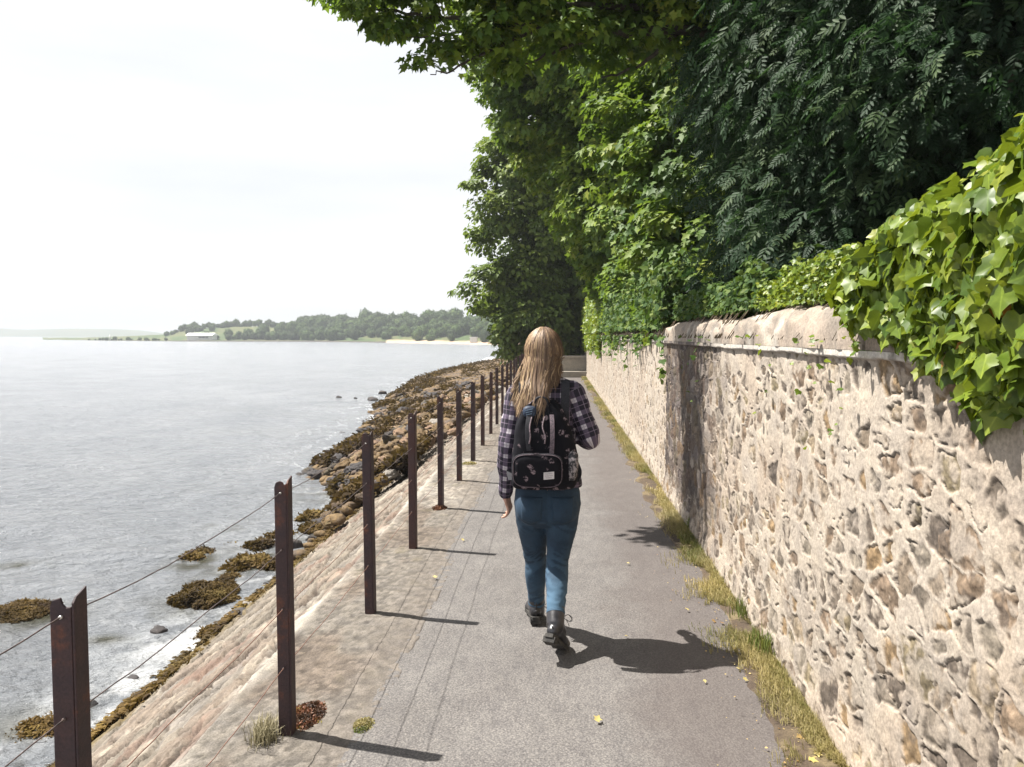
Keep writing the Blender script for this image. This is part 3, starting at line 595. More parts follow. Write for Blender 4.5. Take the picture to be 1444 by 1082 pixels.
# ================================================================== FENCE
def build_fence():
    random.seed(12)
    t = empty('wire_fence', (-1.08, 3, 0), 'fence of rusty dark brown angle iron posts with four thin strands of wire', 'fence')
    m, nt_, n, b = newmat('rusty iron'); x = tx_noise(nt_, 9, 8, .7); y = tx_noise(nt_, 140, 4, .7)
    r = ramp(nt_, x.outputs['Fac'], [(.35, (.022, .012, .016)), (.56, (.040, .018, .018)), (.64, (.085, .028, .016)), (.74, (.20, .07, .03))]); r2 = ramp(nt_, y.outputs['Fac'], [(.3, (.65,)*3), (.7, (1.5,)*3)])
    c = mixc(nt_, 1, r.outputs[0], r2.outputs[0], 'MULTIPLY'); nt_.links.new(c.outputs[0], b.inputs['Base Color']); b.inputs['Roughness'].default_value = .62; bump(nt_, y.outputs['Fac'], .6, .002, b)
    M['rust'] = m
    m2 = m.copy(); m2.node_tree.nodes[ [k.name for k in m2.node_tree.nodes if k.type == 'VALTORGB'][0] ].color_ramp.elements[0].color = (.05, .016, .012, 1)
    wire = simple('galvanised wire', (.06, .05, .05), (.16, .12, .11), 60, .5, 0, metal=.5); wire_r = simple('rusty wire', (.10, .05, .035), (.22, .11, .08), 60, .7, 0)
    boltm = simple('bright staple', (.55, .53, .5), (.75, .73, .7), 50, .35, 0, metal=.6)
    ys = [.24+1.4065*i for i in range(22)]; hs = [1.0, .77, .53, .29]; tops = []
    for i, y in enumerate(ys):
        H = 1.045+random.uniform(-.02, .02); lx = random.uniform(-.012, .012); ly = random.uniform(-.02, .02)
        # plate facing down the path with a worn rounded top, return plate running away from the camera
        w_ = .048; top = [(-w_, H-.025), (-w_*.86, H-.006), (-w_*.55, H), (-w_*.30, H-.004), (-w_*.18, H-.016), (0, H-.010)]
        if i in (1, 5): top = [(-w_, H-.02), (-w_*.9, H-.004), (-w_*.5, H+.002), (-w_*.42, H-.012), (-w_*.25, H-.02), (0, H-.018)]
        out = [(-w_, -.12)]+top+[(0, -.12)]; k = len(out)
        zs = np.linspace(-.12, 1, 1); mb = MB()
        Vf = np.array([[a, 0, z] for a, z in out]+[[a, .006, z] for a, z in out]); c0 = np.array([[-w_/2, 0, H*.5], [-w_/2, .006, H*.5]]); V = np.vstack([Vf, c0])
        j = np.arange(k); j2 = (j+1) % k
        mb.add(V, [np.vstack([np.stack([j2, j, np.full(k, 2*k)], 1), np.stack([k+j, k+j2, np.full(k, 2*k+1)], 1)]), np.stack([j, j2, k+j2, k+j], 1)])
        o2 = [(0, -.12), (0, H-.010), (.012, H+.002), (.034, H+.008), (.052, H+.014 if i % 3 else H-.004), (.052, -.12)]; k = len(o2)
        Vf = np.array([[.001, a, z] for a, z in o2]+[[.007, a, z] for a, z in o2]); V = np.vstack([Vf, [[.001, .025, .5], [.007, .025, .5]]]); j = np.arange(k); j2 = (j+1) % k
        mb.add(V, [np.vstack([np.stack([j, j2, np.full(k, 2*k)], 1), np.stack([k+j2, k+j, np.full(k, 2*k+1)], 1)]), np.stack([j2, j, k+j, k+j2], 1)])
        V = np.concatenate(mb.V); tw = random.uniform(-.08, .08)
        V[:, :2] = np.stack([V[:, 0]*math.cos(tw)-V[:, 1]*math.sin(tw), V[:, 0]*math.sin(tw)+V[:, 1]*math.cos(tw)], 1)
        sx = -1.064+random.uniform(-.006, .006); V = V+np.array([sx, y, 0]); V[:, 0] += lx*V[:, 2]; V[:, 1] += ly*V[:, 2]
        mb.V = [V]; F = [np.concatenate(f) for f in mb.F.values() if f]
        o = make('post', V, F, m2 if i in (4, 8, 9) else m, t, smooth=False)
        bev = o.modifiers.new('b', 'BEVEL'); bev.width = .0012; bev.segments = 1
        if i in (4,): o['label'] = 'redder rusty post'
        for h in hs:
            if y < 9:
                Vb, Fb = tube([(sx-.022+lx*h, y-.007+ly*h, h), (sx-.022+lx*h, y+.003+ly*h, h)], .0042, 8); make('staple', Vb, Fb, boltm if h == 1.0 else wire, o)
        tops.append((sx-.022, y, lx, ly))
    for q, h in enumerate(hs):
        pts = []
        for i in range(len(tops)-1):
            (xa, ya, la, sa), (xb, yb, lb, sb) = tops[i], tops[i+1]; a = np.array([xa+la*h, ya-.006+sa*h, h]); b_ = np.array([xb+lb*h, yb-.006+sb*h, h])
            nseg = 26 if yb < 9 else 8; sag = [.020, .012, .010, .012][q]*(1.2 if i in (0, 1) else .8)*random.uniform(.4, 1.3)
            for s in np.linspace(0, 1, nseg, endpoint=False):
                p = a+(b_-a)*s; p[2] -= sag*4*s*(1-s); 
                if 0 < s: p[2] += .004*math.sin(s*9+i*2+q)*math.sin(math.pi*s)+random.uniform(-.0012, .0012); p[0] += random.uniform(-.001, .001)
                pts.append(p)
        V, F = tube(pts, .0017, 6); make('wire', V, F, wire_r if q >= 2 else wire, t)
build_fence()

# ================================================================== ROCKS AND SEAWEED
def rock_mesh(seed, sub=4, rough=.35, flat=.7):
    V, F = ico(sub); d = V/np.linalg.norm(V, axis=1)[:, None]; rs = np.random.default_rng(seed)
    # planar facets: support function of random half spaces
    nn = rs.normal(size=(15, 3)); nn /= np.linalg.norm(nn, axis=1)[:, None]; k = rs.uniform(.62, 1.0, 15)
    r = np.min(np.where(d@nn.T > .08, k/np.maximum(d@nn.T, .08), 9), 1); r = np.minimum(r, 1.15)
    r = r*(1+rough*(fbm(d[:, 0]*3+seed, d[:, 1]*3, d[:, 2]*3, 4, seed)-.5)+.10*(fbm(d[:, 0]*11+seed, d[:, 1]*11, d[:, 2]*11, 3, seed)-.5))
    V = d*r[:, None]*np.array([1, rs.uniform(.65, .9), flat*rs.uniform(.7, 1)]); return V, F
def rock_mat(name, a, b_, weed, wlo, whi, weed2=None):
    m, t, n, b = newmat(name); tc_ = n.new('ShaderNodeTexCoord'); x = tx_noise(t, 2.4, 8, .65, vec=tc_.outputs['Object']); y = tx_noise(t, 1.1, 7, .7); z = tx_noise(t, 16, 6, .7, vec=tc_.outputs['Object'])
    r = ramp(t, x.outputs['Fac'], [(.35, a), (.65, b_)]); f = ramp(t, y.outputs['Fac'], [(wlo, (0, 0, 0)), (whi, (1, 1, 1))]); w2 = ramp(t, z.outputs['Fac'], [(.3, weed), (.7, weed2 or tuple(1.7*c for c in weed))])
    c = mixc(t, f.outputs[0], r.outputs[0], w2.outputs[0]); g = ramp(t, z.outputs['Fac'], [(.3, (.75,)*3), (.7, (1.3,)*3)]); c = mixc(t, 1, c.outputs[0], g.outputs[0], 'MULTIPLY')
    t.links.new(c.outputs[0], b.inputs['Base Color']); b.inputs['Roughness'].default_value = .72; bump(t, z.outputs['Fac'], .9, .03, b); return m
M['rock_dark'] = rock_mat('dark wet rock', (.016, .014, .016), (.050, .040, .038), (.06, .042, .012), .52, .66)
M['rock_brown'] = rock_mat('brown rock', (.026, .018, .015), (.095, .062, .045), (.085, .050, .014), .40, .54)
M['rock_orange'] = rock_mat('ochre rock', (.12, .070, .040), (.26, .16, .095), (.10, .075, .02), .5, .7)
M['rock_pale'] = rock_mat('pale rock', (.17, .15, .13), (.30, .27, .235), (.10, .08, .03), .6, .8)
def heap_z(X, Y):
    inner = -2.15-.004*(Y-14); out = -3.3-np.interp(Y, [9, 13, 16, 19, 24, 31, 52, 72], [0, .3, 1.9, 2.0, 2.6, 3.9, 6.0, 5.5])
    u = np.clip((X-out)/(inner-out), 0, 1.2); return SEA-.12+u**.8*(1.02)
def build_rocks():
    rs = random.Random(21); protos = {}
    for mt in ('rock_dark', 'rock_brown', 'rock_orange', 'rock_pale'):
        for k in range(4):
            V, F = rock_mesh(60+k, 4, .75); me = mesh('boulder', V, F, smooth=True); me.materials.append(M[mt]); protos[(mt, k)] = me
            mod = None
    # base mass of the heap between the boulders: one body nobody could count
    def field(ylo, yhi, s0, s1, dens, lo_r, hi_r):
        out = []
        y = ylo
        while y < yhi:
            o_ = -3.3-np.interp(y, [9, 13, 16, 19, 24, 31, 52, 72], [0, .3, 1.9, 2.0, 2.6, 3.9, 6.0, 5.5]); i_ = -2.2-.004*(y-14)
            if y < 14: i_ = lerp(-3.2, i_, (y-9)/5)
            n_ = max(1, int(dens*(i_-o_)))
            for _ in range(n_):
                u = rs.random(); x = lerp(o_, i_, u)+rs.uniform(-.1, .1)*(1 if rs.random() < .9 else 8); out.append((x, y+rs.uniform(-.3, .3), rs.uniform(lo_r, hi_r)*(1.0+.25*(rs.random() < .12)), u))
            y += .42+.012*(y-9)
        return out
    R_ = field(10.5, 74, 0, 0, 4.2, .11, .28)
    rs.shuffle(R_); R_.sort(key=lambda r: r[1]/(r[2])); ind, rest = R_[:290], R_[290:]
    posts = ['seventh', 'ninth', 'eleventh', 'fourteenth']
    for (x, y, r, u) in ind:
        p = rs.random()
        if u > .72: mt = 'rock_brown' if p < .55 else ('rock_orange' if p < .88 else 'rock_pale')
        elif u > .35: mt = 'rock_brown' if p < .45 else ('rock_dark' if p < .85 else 'rock_orange')
        else: mt = 'rock_dark' if p < .72 else 'rock_brown'
        o = bpy.data.objects.new('boulder', protos[(mt, rs.randrange(4))]); scene.collection.objects.link(o)
        o.location = (x, y, heap_z(x, y)+r*.22); s = r; s *= .86; o.scale = (s*rs.uniform(.9, 1.3), s*rs.uniform(.9, 1.2), s*rs.uniform(.75, 1.05)); o.rotation_euler = (rs.uniform(-.4, .4), rs.uniform(-.4, .4), rs.uniform(0, 6.3))
        cn = {'rock_dark': 'dark wet', 'rock_brown': 'brown weedy', 'rock_orange': 'orange brown', 'rock_pale': 'pale dry'}[mt]
        zone = 'low by the water' if u < .3 else ('halfway up the heap' if u < .7 else 'high against the slope')
        part = next(n_ for l_, n_ in ((14, 'nearest'), (18, 'near'), (23, 'middle'), (30, 'far'), (999, 'farthest')) if y < l_); sz_ = 'large' if r > .2 else 'small'
        tag(o, f'{sz_} {cn} boulder {zone}, {part} part of the shore', 'boulder', f'{sz_} {cn} boulders {zone}, {part} stretch')
    b = MB(); var = [rock_mesh(80+k, 2) for k in range(4)]
    fill = [(x, y, r, u) for x, y, r, u in rest]
    y = 9.5
    while y < 76:
        o_ = -3.3-np.interp(y, [9, 13, 16, 19, 24, 31, 52, 72], [0, .3, 1.9, 2.0, 2.6, 3.9, 6.0, 5.5]); i_ = -2.2
        if y < 14: i_ = lerp(-3.2, i_, (y-9)/5)
        for _ in range(int(8*(i_-o_))): 
            u = rs.random(); fill.append((lerp(o_, i_, u), y+rs.uniform(-.25, .25), rs.uniform(.07, .17)*(1+.01*y), u))
        y += .45+.01*(y-9)
    for x, y, r, u in fill:
        V, F = var[rs.randrange(4)]; a = rs.uniform(0, 6.3); V = V*r; V = np.stack([V[:, 0]*math.cos(a)-V[:, 1]*math.sin(a), V[:, 0]*math.sin(a)+V[:, 1]*math.cos(a), V[:, 2]], 1)
        b.add(V+[x, y, heap_z(x, y)+.02], F)
    o = b.build('shore_rubble', M['rock_brown'], None); tag(o, kind='stuff')
    # stray dark rocks out in the water
    for (px, py, r, lab) in [(478, 562, .14, 'small dark rock awash in the water, outermost of the strays'), (501, 563, .10, 'smallest dark rock awash between two other stray rocks'), (526, 565, .24, 'dark rock standing in the water just off the boulder heap'), (540, 556, .26, 'larger dark rock at the seaward corner of the boulder heap'),
                             (225, 893, .10, 'small black rock in the foam beside the near seaweed mound'), (186, 964, .09, 'small black rock in the foam at the foot of the slope'), (508, 690, .10, 'small dark rock in the shallows behind the second post in view'), (112, 1004, .13, 'dark rock behind the nearest post at the water edge'),
                             (410, 776, .20, 'smooth dark boulder behind the second post beside the seaweed')]:
        V, F = rock_mesh(hash(px) % 50, 3); p = at_z(px, py, SEA); o = make('boulder', V*r+p+[0, 0, r*.2], F, M['rock_dark'], None, loc=p); tag(o, lab, 'rock')
    for (px, py, r, mt, lab) in [(352, 853, .075, 'rock_pale', 'grey pebble the size of a loaf nearest the big seaweed mound'), (368, 843, .055, 'rock_dark', 'small dark cobble between pale ones at the slope foot'), (384, 836, .06, 'rock_pale', 'pale cobble in the row at the slope foot'), (372, 856, .05, 'rock_orange', 'yellowish cobble in front of the pale ones'),
                                 (398, 822, .065, 'rock_pale', 'long pale cobble near the second post'), (338, 866, .09, 'rock_dark', 'flat dark slab beside the big seaweed mound'), (346, 880, .05, 'rock_pale', 'small rounded pale cobble lowest in the row')]:
        V, F = rock_mesh(px % 37, 3, .2); p = at_z(px, py, SEA+.12); o = make('cobble', V*r+p, F, M[mt], None, loc=p); tag(o, lab, 'stone')
build_rocks()
FROND = (np.array([[-.10, 0, 0], [.10, 0, 0], [-.16, .35, .06], [.16, .35, .06], [-.10, .7, .02], [.22, .72, .02], [-.28, .95, -.08], [.05, 1.0, -.1]]), np.array([[0, 1, 3, 2], [2, 3, 5, 4], [4, 5, 7, 6]]))
M['seaweed'] = leaf_mat('bladder wrack', [(0, (.022, .013, .010)), (.4, (.065, .042, .016)), (.75, (.12, .078, .026)), (1, (.18, .13, .04))], (.20, .14, .03), .2, .75, .15)
def build_seaweed():
    def lump(cx, cy, rx, ry, h, n, lab, sz=.05, rot=.5, shift=0.):
        n = int(n*2.6); sz *= .62; rx *= 1.15; ry *= 1.15; h *= .85
        p = np.array([cx, cy, SEA]); t = empty('seaweed_rock', p, lab, 'seaweed rock'); V, F = ico(4); d = V/np.linalg.norm(V, axis=1)[:, None]; sd = int(abs(cx*31+cy*17)) % 97
        rr = .82+1.15*(fbm(d[:, 0]*1.9+sd, d[:, 1]*1.9, d[:, 2]*1.9, 4, sd)-.42); V = d*rr[:, None]; V[:, 2] = V[:, 2]*h-.02
        def tr(V): 
            x = V[:, 0]*rx; y = V[:, 1]*ry; c_, s_ = math.cos(rot), math.sin(rot); return np.stack([x*c_-y*s_, x*s_+y*c_, V[:, 2]], 1)+p
        make('rock', tr(V), F, M['rock_dark'], t)
        q = RNG.normal(size=(n*2, 3)); q /= np.linalg.norm(q, axis=1)[:, None]; q = q[q[:, 2] > -.05][:n]; rr = .84+1.15*(fbm(q[:, 0]*1.9+sd, q[:, 1]*1.9, q[:, 2]*1.9, 4, sd)-.42)
        bald = fbm(q[:, 0]*1.8, q[:, 1]*1.8, q[:, 2]*1.8+sd, 3, 5); P = q*rr[:, None]; P[:, 2] = P[:, 2]*h-.015; keep = (bald < .66) | (RNG.random(len(q)) < .15); P, q2 = tr(P[keep]), q[keep]
        nn = q2*[1/rx, 1/ry, 1/max(h, .05)]; nn /= np.linalg.norm(nn, axis=1)[:, None]; D = np.cross(np.cross(nn, [0, 0, -1.0]), nn)+.7*rvec(len(P))*1.0+1e-3; 
        tone = fbm(P[:, 0]*4, P[:, 1]*4, 0, 4, 66); rnd = np.clip(.15+1.3*(tone-.3)+.35*(RNG.random(len(P))-.5)+.25*q2[:, 2], 0, 1)
        V2, F2, r2 = scatter(FROND, P+nn*.006, nn+.85*rvec(len(P)), D, sz*RNG.uniform(.6, 1.5, len(P)), rnd); make('seaweed', V2, F2, M['seaweed'], t, {'rnd': r2})
    L = [(278, 790, .26, .16, .10, 2600, 'low seaweed covered rock islet standing alone in the water'), (20, 868, .36, .26, .10, 3600, 'flat olive seaweed mound at the left edge of the photo'),
         (292, 848, .34, .30, .22, 5200, 'biggest dark brown seaweed mound beside the foam'), (350, 802, .36, .22, .16, 3600, 'seaweed mound just left of the second post'), (366, 776, .26, .18, .14, 2400, 'seaweed mound farther out behind the second post'),
         (438, 732, .30, .14, .10, 2200, 'small olive seaweed mound farthest out right of the second post'), (440, 750, .36, .16, .12, 2800, 'seaweed mound close to the slope right of the second post'), (62, 1034, .26, .20, .10, 2800, 'seaweed mound half hidden by the nearest post'),
         (300, 893, .20, .12, .07, 1600, 'low seaweed patch in front of the biggest mound'), (350, 878, .16, .12, .08, 1200, 'purplish seaweed lump at the slope foot near the cobbles'), (505, 655, .55, .5, .20, 3400, 'olive seaweed bank where the boulder heap begins'), (540, 668, .5, .4, .16, 2600, 'brown seaweed bank against the slope near the third post'),
         (520, 682, .35, .25, .10, 1800, 'low seaweed tongue reaching into the shallows behind the third post'), (600, 577, .9, .6, .22, 1500, 'ochre seaweed hump among the far boulders'), (318, 826, .24, .16, .12, 1500, 'ragged seaweed tongue joining the biggest mound to the one farther out'), (392, 806, .22, .18, .16, 1500, 'dark seaweed heap directly behind the second post'), (330, 770, .12, .07, .03, 500, 'small flat weed patch floating beyond the islet'), (396, 760, .2, .12, .10, 1100, 'olive seaweed knoll peeping out right behind the second post')]
    for px, py, rx, ry, h, n, lab in L:
        if n: p = at_z(px, py, SEA); lump(p[0], p[1], rx, ry, h, n, lab, .045 if p[1] < 9 else .09, random.uniform(.8, 1.8))
    # band of weed along the foot of the slope
    n = 26000; Y = np.exp(RNG.uniform(math.log(1.9), math.log(19), n)); s = 2.04+.14*RNG.normal(size=n)+.12*(fbm(Y*2, 0, 0, 4, 3)-.5); s = np.clip(s, 1.6, 2.45)
    keep = fbm(Y*2.5, s*6, 0, 4, 12)+.25*(s-2.0) > .47; Y, s = Y[keep], s[keep]; n = len(Y); nrm = np.array([S_DIR[1]*-1, 0, S_DIR[0]]); nrm = -nrm if nrm[2] < 0 else nrm
    P = np.stack([S_TOP[0]+S_DIR[0]*s, Y, S_TOP[1]+S_DIR[1]*s+.012+.02*RNG.random(n)], 1); N = nrm+.8*rvec(n); D = np.array([S_DIR[0], 0, S_DIR[1]])+.6*rvec(n)
    tone = np.clip(.25+1.5*(fbm(Y*3, s*5, 0, 4, 15)-.35)+.3*(RNG.random(n)-.3), 0, 1); V, F, r = scatter(FROND, P, N, D, .035*RNG.uniform(.6, 1.4, n)*(1+.06*Y), tone)
    o = make('seaweed_band', V, F, M['seaweed'], None, {'rnd': r}); tag(o, kind='stuff')
build_seaweed()
def build_heap_weed():
    n = 90000; Y = np.exp(RNG.uniform(math.log(10.5), math.log(74), n)); out = -3.3-np.interp(Y, [9, 13, 16, 19, 24, 31, 52, 72], [0, .3, 1.9, 2.0, 2.6, 3.9, 6.0, 5.5]); u = RNG.random(n)**1.2; X = lerp(out, -2.3, u); k = fbm(X*1.3, Y*.8, 0, 4, 44) > .54+.12*u; X, Y = X[k], Y[k]; n = len(X)
    P = np.stack([X, Y, heap_z(X, Y)+.04+.20*RNG.random(n)], 1); tone = np.clip(1.3*(fbm(X*2, Y*2, 0, 4, 46)-.35)+.4*(RNG.random(n)-.3), 0, 1); V, F, r = scatter(FROND, P, rvec(n)+[0, 0, .8], rvec(n)*[1, 1, .4], .10*RNG.uniform(.5, 1.4, n)*(1+.01*Y), tone)
    o = make('seaweed', V, F, M['seaweed'], None, {'rnd': r}); tag(o, kind='stuff')
build_heap_weed()

# ================================================================== GRASS VERGE, LEAVES AND WEEDS ON THE GROUND
M['grass'] = leaf_mat('verge grass', [(0, (.075, .105, .022)), (.25, (.14, .165, .04)), (.45, (.27, .235, .10)), (1, (.46, .38, .20))], (.25, .25, .06), .3, .6, .3)
def blades(P, L, lean, wd, rnd):
    n = len(P); a = RNG.uniform(0, 6.283, n); d = np.stack([np.cos(a), np.sin(a), np.zeros(n)], 1)+lean; side = np.stack([-np.sin(a), np.cos(a), np.zeros(n)], 1)*wd[:, None]
    k = RNG.uniform(.2, 1.1, n)[:, None]; up = np.array([0, 0, 1.0]); L = L[:, None]
    p1 = P+L*(.5*up+.18*k*d); p2 = P+L*((1-.35*k)*up+.62*k*d)
    V = np.stack([P-side, P+side, p1-side*.8, p1+side*.8, p2], 1).reshape(-1, 3); b = (np.arange(n)*5)[:, None]
    return V, [b+np.array([[0, 1, 3, 2]]), b+np.array([[2, 3, 4]])], np.repeat(rnd, 5)
def build_verge_grass():
    n = 75000; Y = np.exp(RNG.uniform(math.log(1.7), math.log(32), n)); wd_ = .08+.08*fbm(Y*1.2, 0, 0, 3, 5)+.05*sst(2.5, 1.5, abs(Y-4.1)) ; off = np.abs(RNG.normal(size=n))*.5; X = 1.10-wd_*off*1.25
    dens = fbm(X*5, Y*2.6, 0, 4, 17); k = (dens > .36+.12*off) & (X > .72); X, Y, dens = X[k], Y[k], dens[k]; n = len(X)
    tone = np.clip(.62+1.3*(fbm(X*3, Y*1.3, 0, 4, 18)-.5)*-1+.5*(RNG.random(n)-.5), 0, 1)
    L = RNG.uniform(.02, .088, n)*(.7+.8*(dens-.35))*(1+.012*Y); P = np.stack([X, Y, np.full(n, .0)], 1)
    V, F, r = blades(P, L, np.array([-.45, -.1, 0]), .0012*(1+.12*Y), tone); o = make('grass', V, F, M['grass'], None, {'rnd': r}); tag(o, kind='stuff')
    # soil and litter strip the grass grows from
    Y = yspace(1.3, 33, 1.008, -3, .06); u = np.linspace(0, 1, 26); UU, YY = np.meshgrid(u, Y, indexing='ij'); x0 = .92+.12*(fbm(YY*2.5, 0, 0, 5, 19)-.5)*2-.0; X = lerp(x0, 1.13, UU)
    Z = .006+.014*sst(0, .5, UU)*fbm(X*9, YY*7, 0, 4, 20)-.02*sst(.06, 0, UU); c = np.array([.075, .056, .040])*np.ones(UU.shape+(1,)); c = lerp(c, np.array([.14, .11, .065]), sst(.45, .65, fbm(X*12, YY*9, 0, 4, 22))[..., None]); c = lerp(c, np.array([.06, .045, .035]), sst(.5, .65, fbm(X*5, YY*3, 2, 4, 23))[..., None]*.7)
    o = make('soil', np.stack([X, YY, Z], -1).reshape(-1, 3), grid_faces(len(u), len(Y)), M['ground_col'], None, {'col': c.reshape(-1, 3)}); tag(o, kind='structure')
    # green leafy weeds growing in the verge
    for i, (px, py, s, lab) in enumerate([(1078, 918, .10, 'green leafy weed in the dry grass at the end of the walker shadow'), (1102, 898, .07, 'small green weed against the wall foot past the walker shadow'), (978, 748, .11, 'dark green grass clump at the wall foot beside the dappled shade'), (1045, 868, .09, 'green tuft standing above the straw coloured verge')]):
        p = at_z(px, py, .02); n = 90; P = p+np.stack([RNG.normal(size=n)*.035, RNG.normal(size=n)*.05, RNG.random(n)*.03], 1); V, F, r = blades(P, RNG.uniform(.5, 1.3, n)*s, np.array([-.1, 0, 0]), np.full(n, .003), RNG.random(n)*.2)
        o = make('weed', V, F, M['grass'], None, {'rnd': r}, loc=p); tag(o, lab, 'weed')
    lm = leaf_mat('fallen leaf', [(0, (.42, .34, .12)), (.5, (.50, .42, .20)), (1, (.30, .16, .06))], (.4, .3, .1), .15)
    for px, py, s, rn, lab in [(841, 1019, .040, .2, 'pale yellow fallen leaf on the asphalt near the bottom of the path'), (971, 862, .030, .3, 'cream fallen leaf lying past the walker, above her shadow'), (652, 763, .035, .5, 'pale curled leaf on the concrete strip near the fourth post'), (614, 816, .04, .5, 'bleached curled leaf lying between the third and fourth posts'), (1140, 1072, .04, .1, 'yellow fallen leaf at the wall foot in the bottom corner'),
                               (1152, 1063, .035, .4, 'smaller straw leaf beside the bottom corner yellow leaf'), (1018, 880, .032, 1., 'brown curled leaf at the grass edge above the shadow'), (1004, 876, .03, .9, 'brown leaf scrap next to the curled one'), (1048, 958, .028, .2, 'small yellow leaf on the grass edge below the shadow'), (993, 960, .022, .4, 'tiny pale leaf on asphalt just below the walker shadow'),
                               (881, 898, .02, .6, 'tiny brown leaf scrap above the middle of the shadow'), (884, 795, .026, .5, 'faded leaf on the asphalt beside the walker knee'), (1042, 945, .02, .2, 'tiny cream leaf against the verge by the shadow end'), (1130, 1040, .03, .8, 'brown leaf in the litter near the bottom of the verge')]:
        p = at_z(px, py, .012); P = p[None]+[[0, 0, 0]]; V, F, r = scatter(MAPLE, P, np.array([[.25, -.2, 1.]])+.25*rvec(1), rvec(1)*[1, 1, .1], np.array([s]), np.array([rn])); V[:, 2] += .006
        o = make('fallen_leaf', V, F, lm, None, {'rnd': r}, loc=p); tag(o, lab, 'leaf')
    n = 420; Y = np.exp(RNG.uniform(math.log(1.8), math.log(12), n)); X = 1.0-abs(RNG.normal(size=n))*.13; V, F, r = scatter(DIAM, np.stack([X, Y, np.full(n, .008)], 1), rvec(n)*.35+[0, 0, 1], rvec(n)*[1, 1, .1], .011*RNG.uniform(.4, 1.4, n), .6+.4*RNG.random(n)); V[:, 2] += .004
    o = make('leaf_litter', V, F, lm, None, {'rnd': r}); tag(o, kind='stuff')
    # dry thrift-like shrub and red brown succulent at the foot of the second post
    dry = leaf_mat('dry stems', [(0, (.17, .15, .09)), (1, (.34, .30, .20))], (.2, .2, .1), .1, .8); suc = leaf_mat('reddish succulent', [(0, (.035, .022, .018)), (.4, (.09, .045, .025)), (.75, (.22, .09, .05)), (1, (.24, .21, .05))], (.2, .1, .04), .1, .6)
    def tuft(px, py, n, rx, ry, h, mat, lab, nm, cat, w_=.0016):
        p = at_z(px, py, .01); P = p+np.stack([RNG.normal(size=n)*rx, RNG.normal(size=n)*ry, np.zeros(n)], 1); V, F, r = blades(P, RNG.uniform(.4, 1.2, n)*h, np.array([0., 0, 0]), np.full(n, w_), RNG.random(n))
        o = make(nm, V, F, mat, None, {'rnd': r}, loc=p); tag(o, lab, cat)
    tuft(374, 1040, 480, .028, .042, .085, dry, 'dry grey stemmed plant at the left foot of the second post', 'dry_tuft', 'plant')
    def cushion(px, py, n, rx, ry, h, mat, lab, nm, cat, sz):
        p = at_z(px, py, .0); a = RNG.uniform(0, 6.283, n); q = np.sqrt(RNG.random(n)); x = q*np.cos(a)*rx; y = q*np.sin(a)*ry; z = h*(1-q**2)*(.6+.6*fbm(x*30, y*30, 0, 3, 2)); P = p+np.stack([x, y, z], 1)
        tone = np.clip(fbm(x*18+px, y*18, 0, 4, 5)*1.6-.3+.3*(RNG.random(n)-.5), 0, 1); V, F, r = scatter(DIAM, P, rvec(n)+[0, 0, .6], rvec(n)+[0, 0, .3], sz*RNG.uniform(.6, 1.4, n), tone); o = make(nm, V, F, mat, None, {'rnd': r}, loc=p); tag(o, lab, cat)
    cushion(432, 1012, 2600, .085, .14, .035, suc, 'red and brown cushion plant on the concrete right of the second post', 'cushion_plant', 'plant', .011)
    cushion(512, 1024, 900, .045, .07, .015, M['grass'], 'yellow green moss patch on the strip edge at the bottom', 'moss_patch', 'moss', .008)
    cushion(620, 718, 900, .07, .10, .04, suc, 'brown weed clump around the foot of the fifth post', 'cushion_plant', 'plant', .014)
    cushion(662, 655, 500, .10, .10, .03, M['grass'], 'green moss tuft at the foot of a post near the walker arm', 'moss_patch', 'moss', .016)
build_verge_grass()
# ================================================================== TREES
def lit_ok(P, margin=0.0, cut=True):
    """keep sunlight off nothing but the places the photo shows shaded: drop twigs whose shadow would land on the sunlit wall"""
    t = (P[:, 0]-1.08)/SUN[0]; hit_z = P[:, 2]+(-t)*0
    k = (1.08-P[:, 0])/-SUN[0]; z = P[:, 2]-k*SUN[2]; y = P[:, 1]-k*SUN[1]
    on = (P[:, 0] < 1.08) & (z > -1.2) & (z < 2.2+margin) & (y < 31)
    patch = (y > 5.3) & (y < 8.3) & (z > .9)
    g = P[:, 2]/SUN[2]; gx = P[:, 0]-SUN[0]*g; gy = P[:, 1]-SUN[1]*g; gp = (gx > .45) & (gx < 1.1) & (((gy > 5.85) & (gy < 6.15)) | ((gy > 6.45) & (gy < 6.8)))
    onp = (P[:, 0] < 1.0) & (gx < 1.1) & (gx > -2.0) & (gy < 31.2)
    return ~((on & ~patch) | (onp & ~gp))
def in_view_open(P):
    """True where a leaf would stand in the open sky left of the trees"""
    d = P-[0, 0, EYE]; f = d@fw; px = CX+FPX*(d@rt)/f; py = CY-FPX*(d@upv)/f
    edge = np.interp(py, [0, 20, 60, 90, 115, 130, 150, 180, 200, 230, 260, 300, 340, 365, 380, 400, 430, 450, 470, 505, 540], [455, 480, 520, 575, 600, 655, 690, 700, 685, 672, 660, 658, 655, 690, 665, 650, 652, 690, 690, 705, 745])
    return (f > 0) & (px < edge-6+14*np.sin(py*.21)+8*np.sin(py*.53)) & (py > -30) & (py < 560)
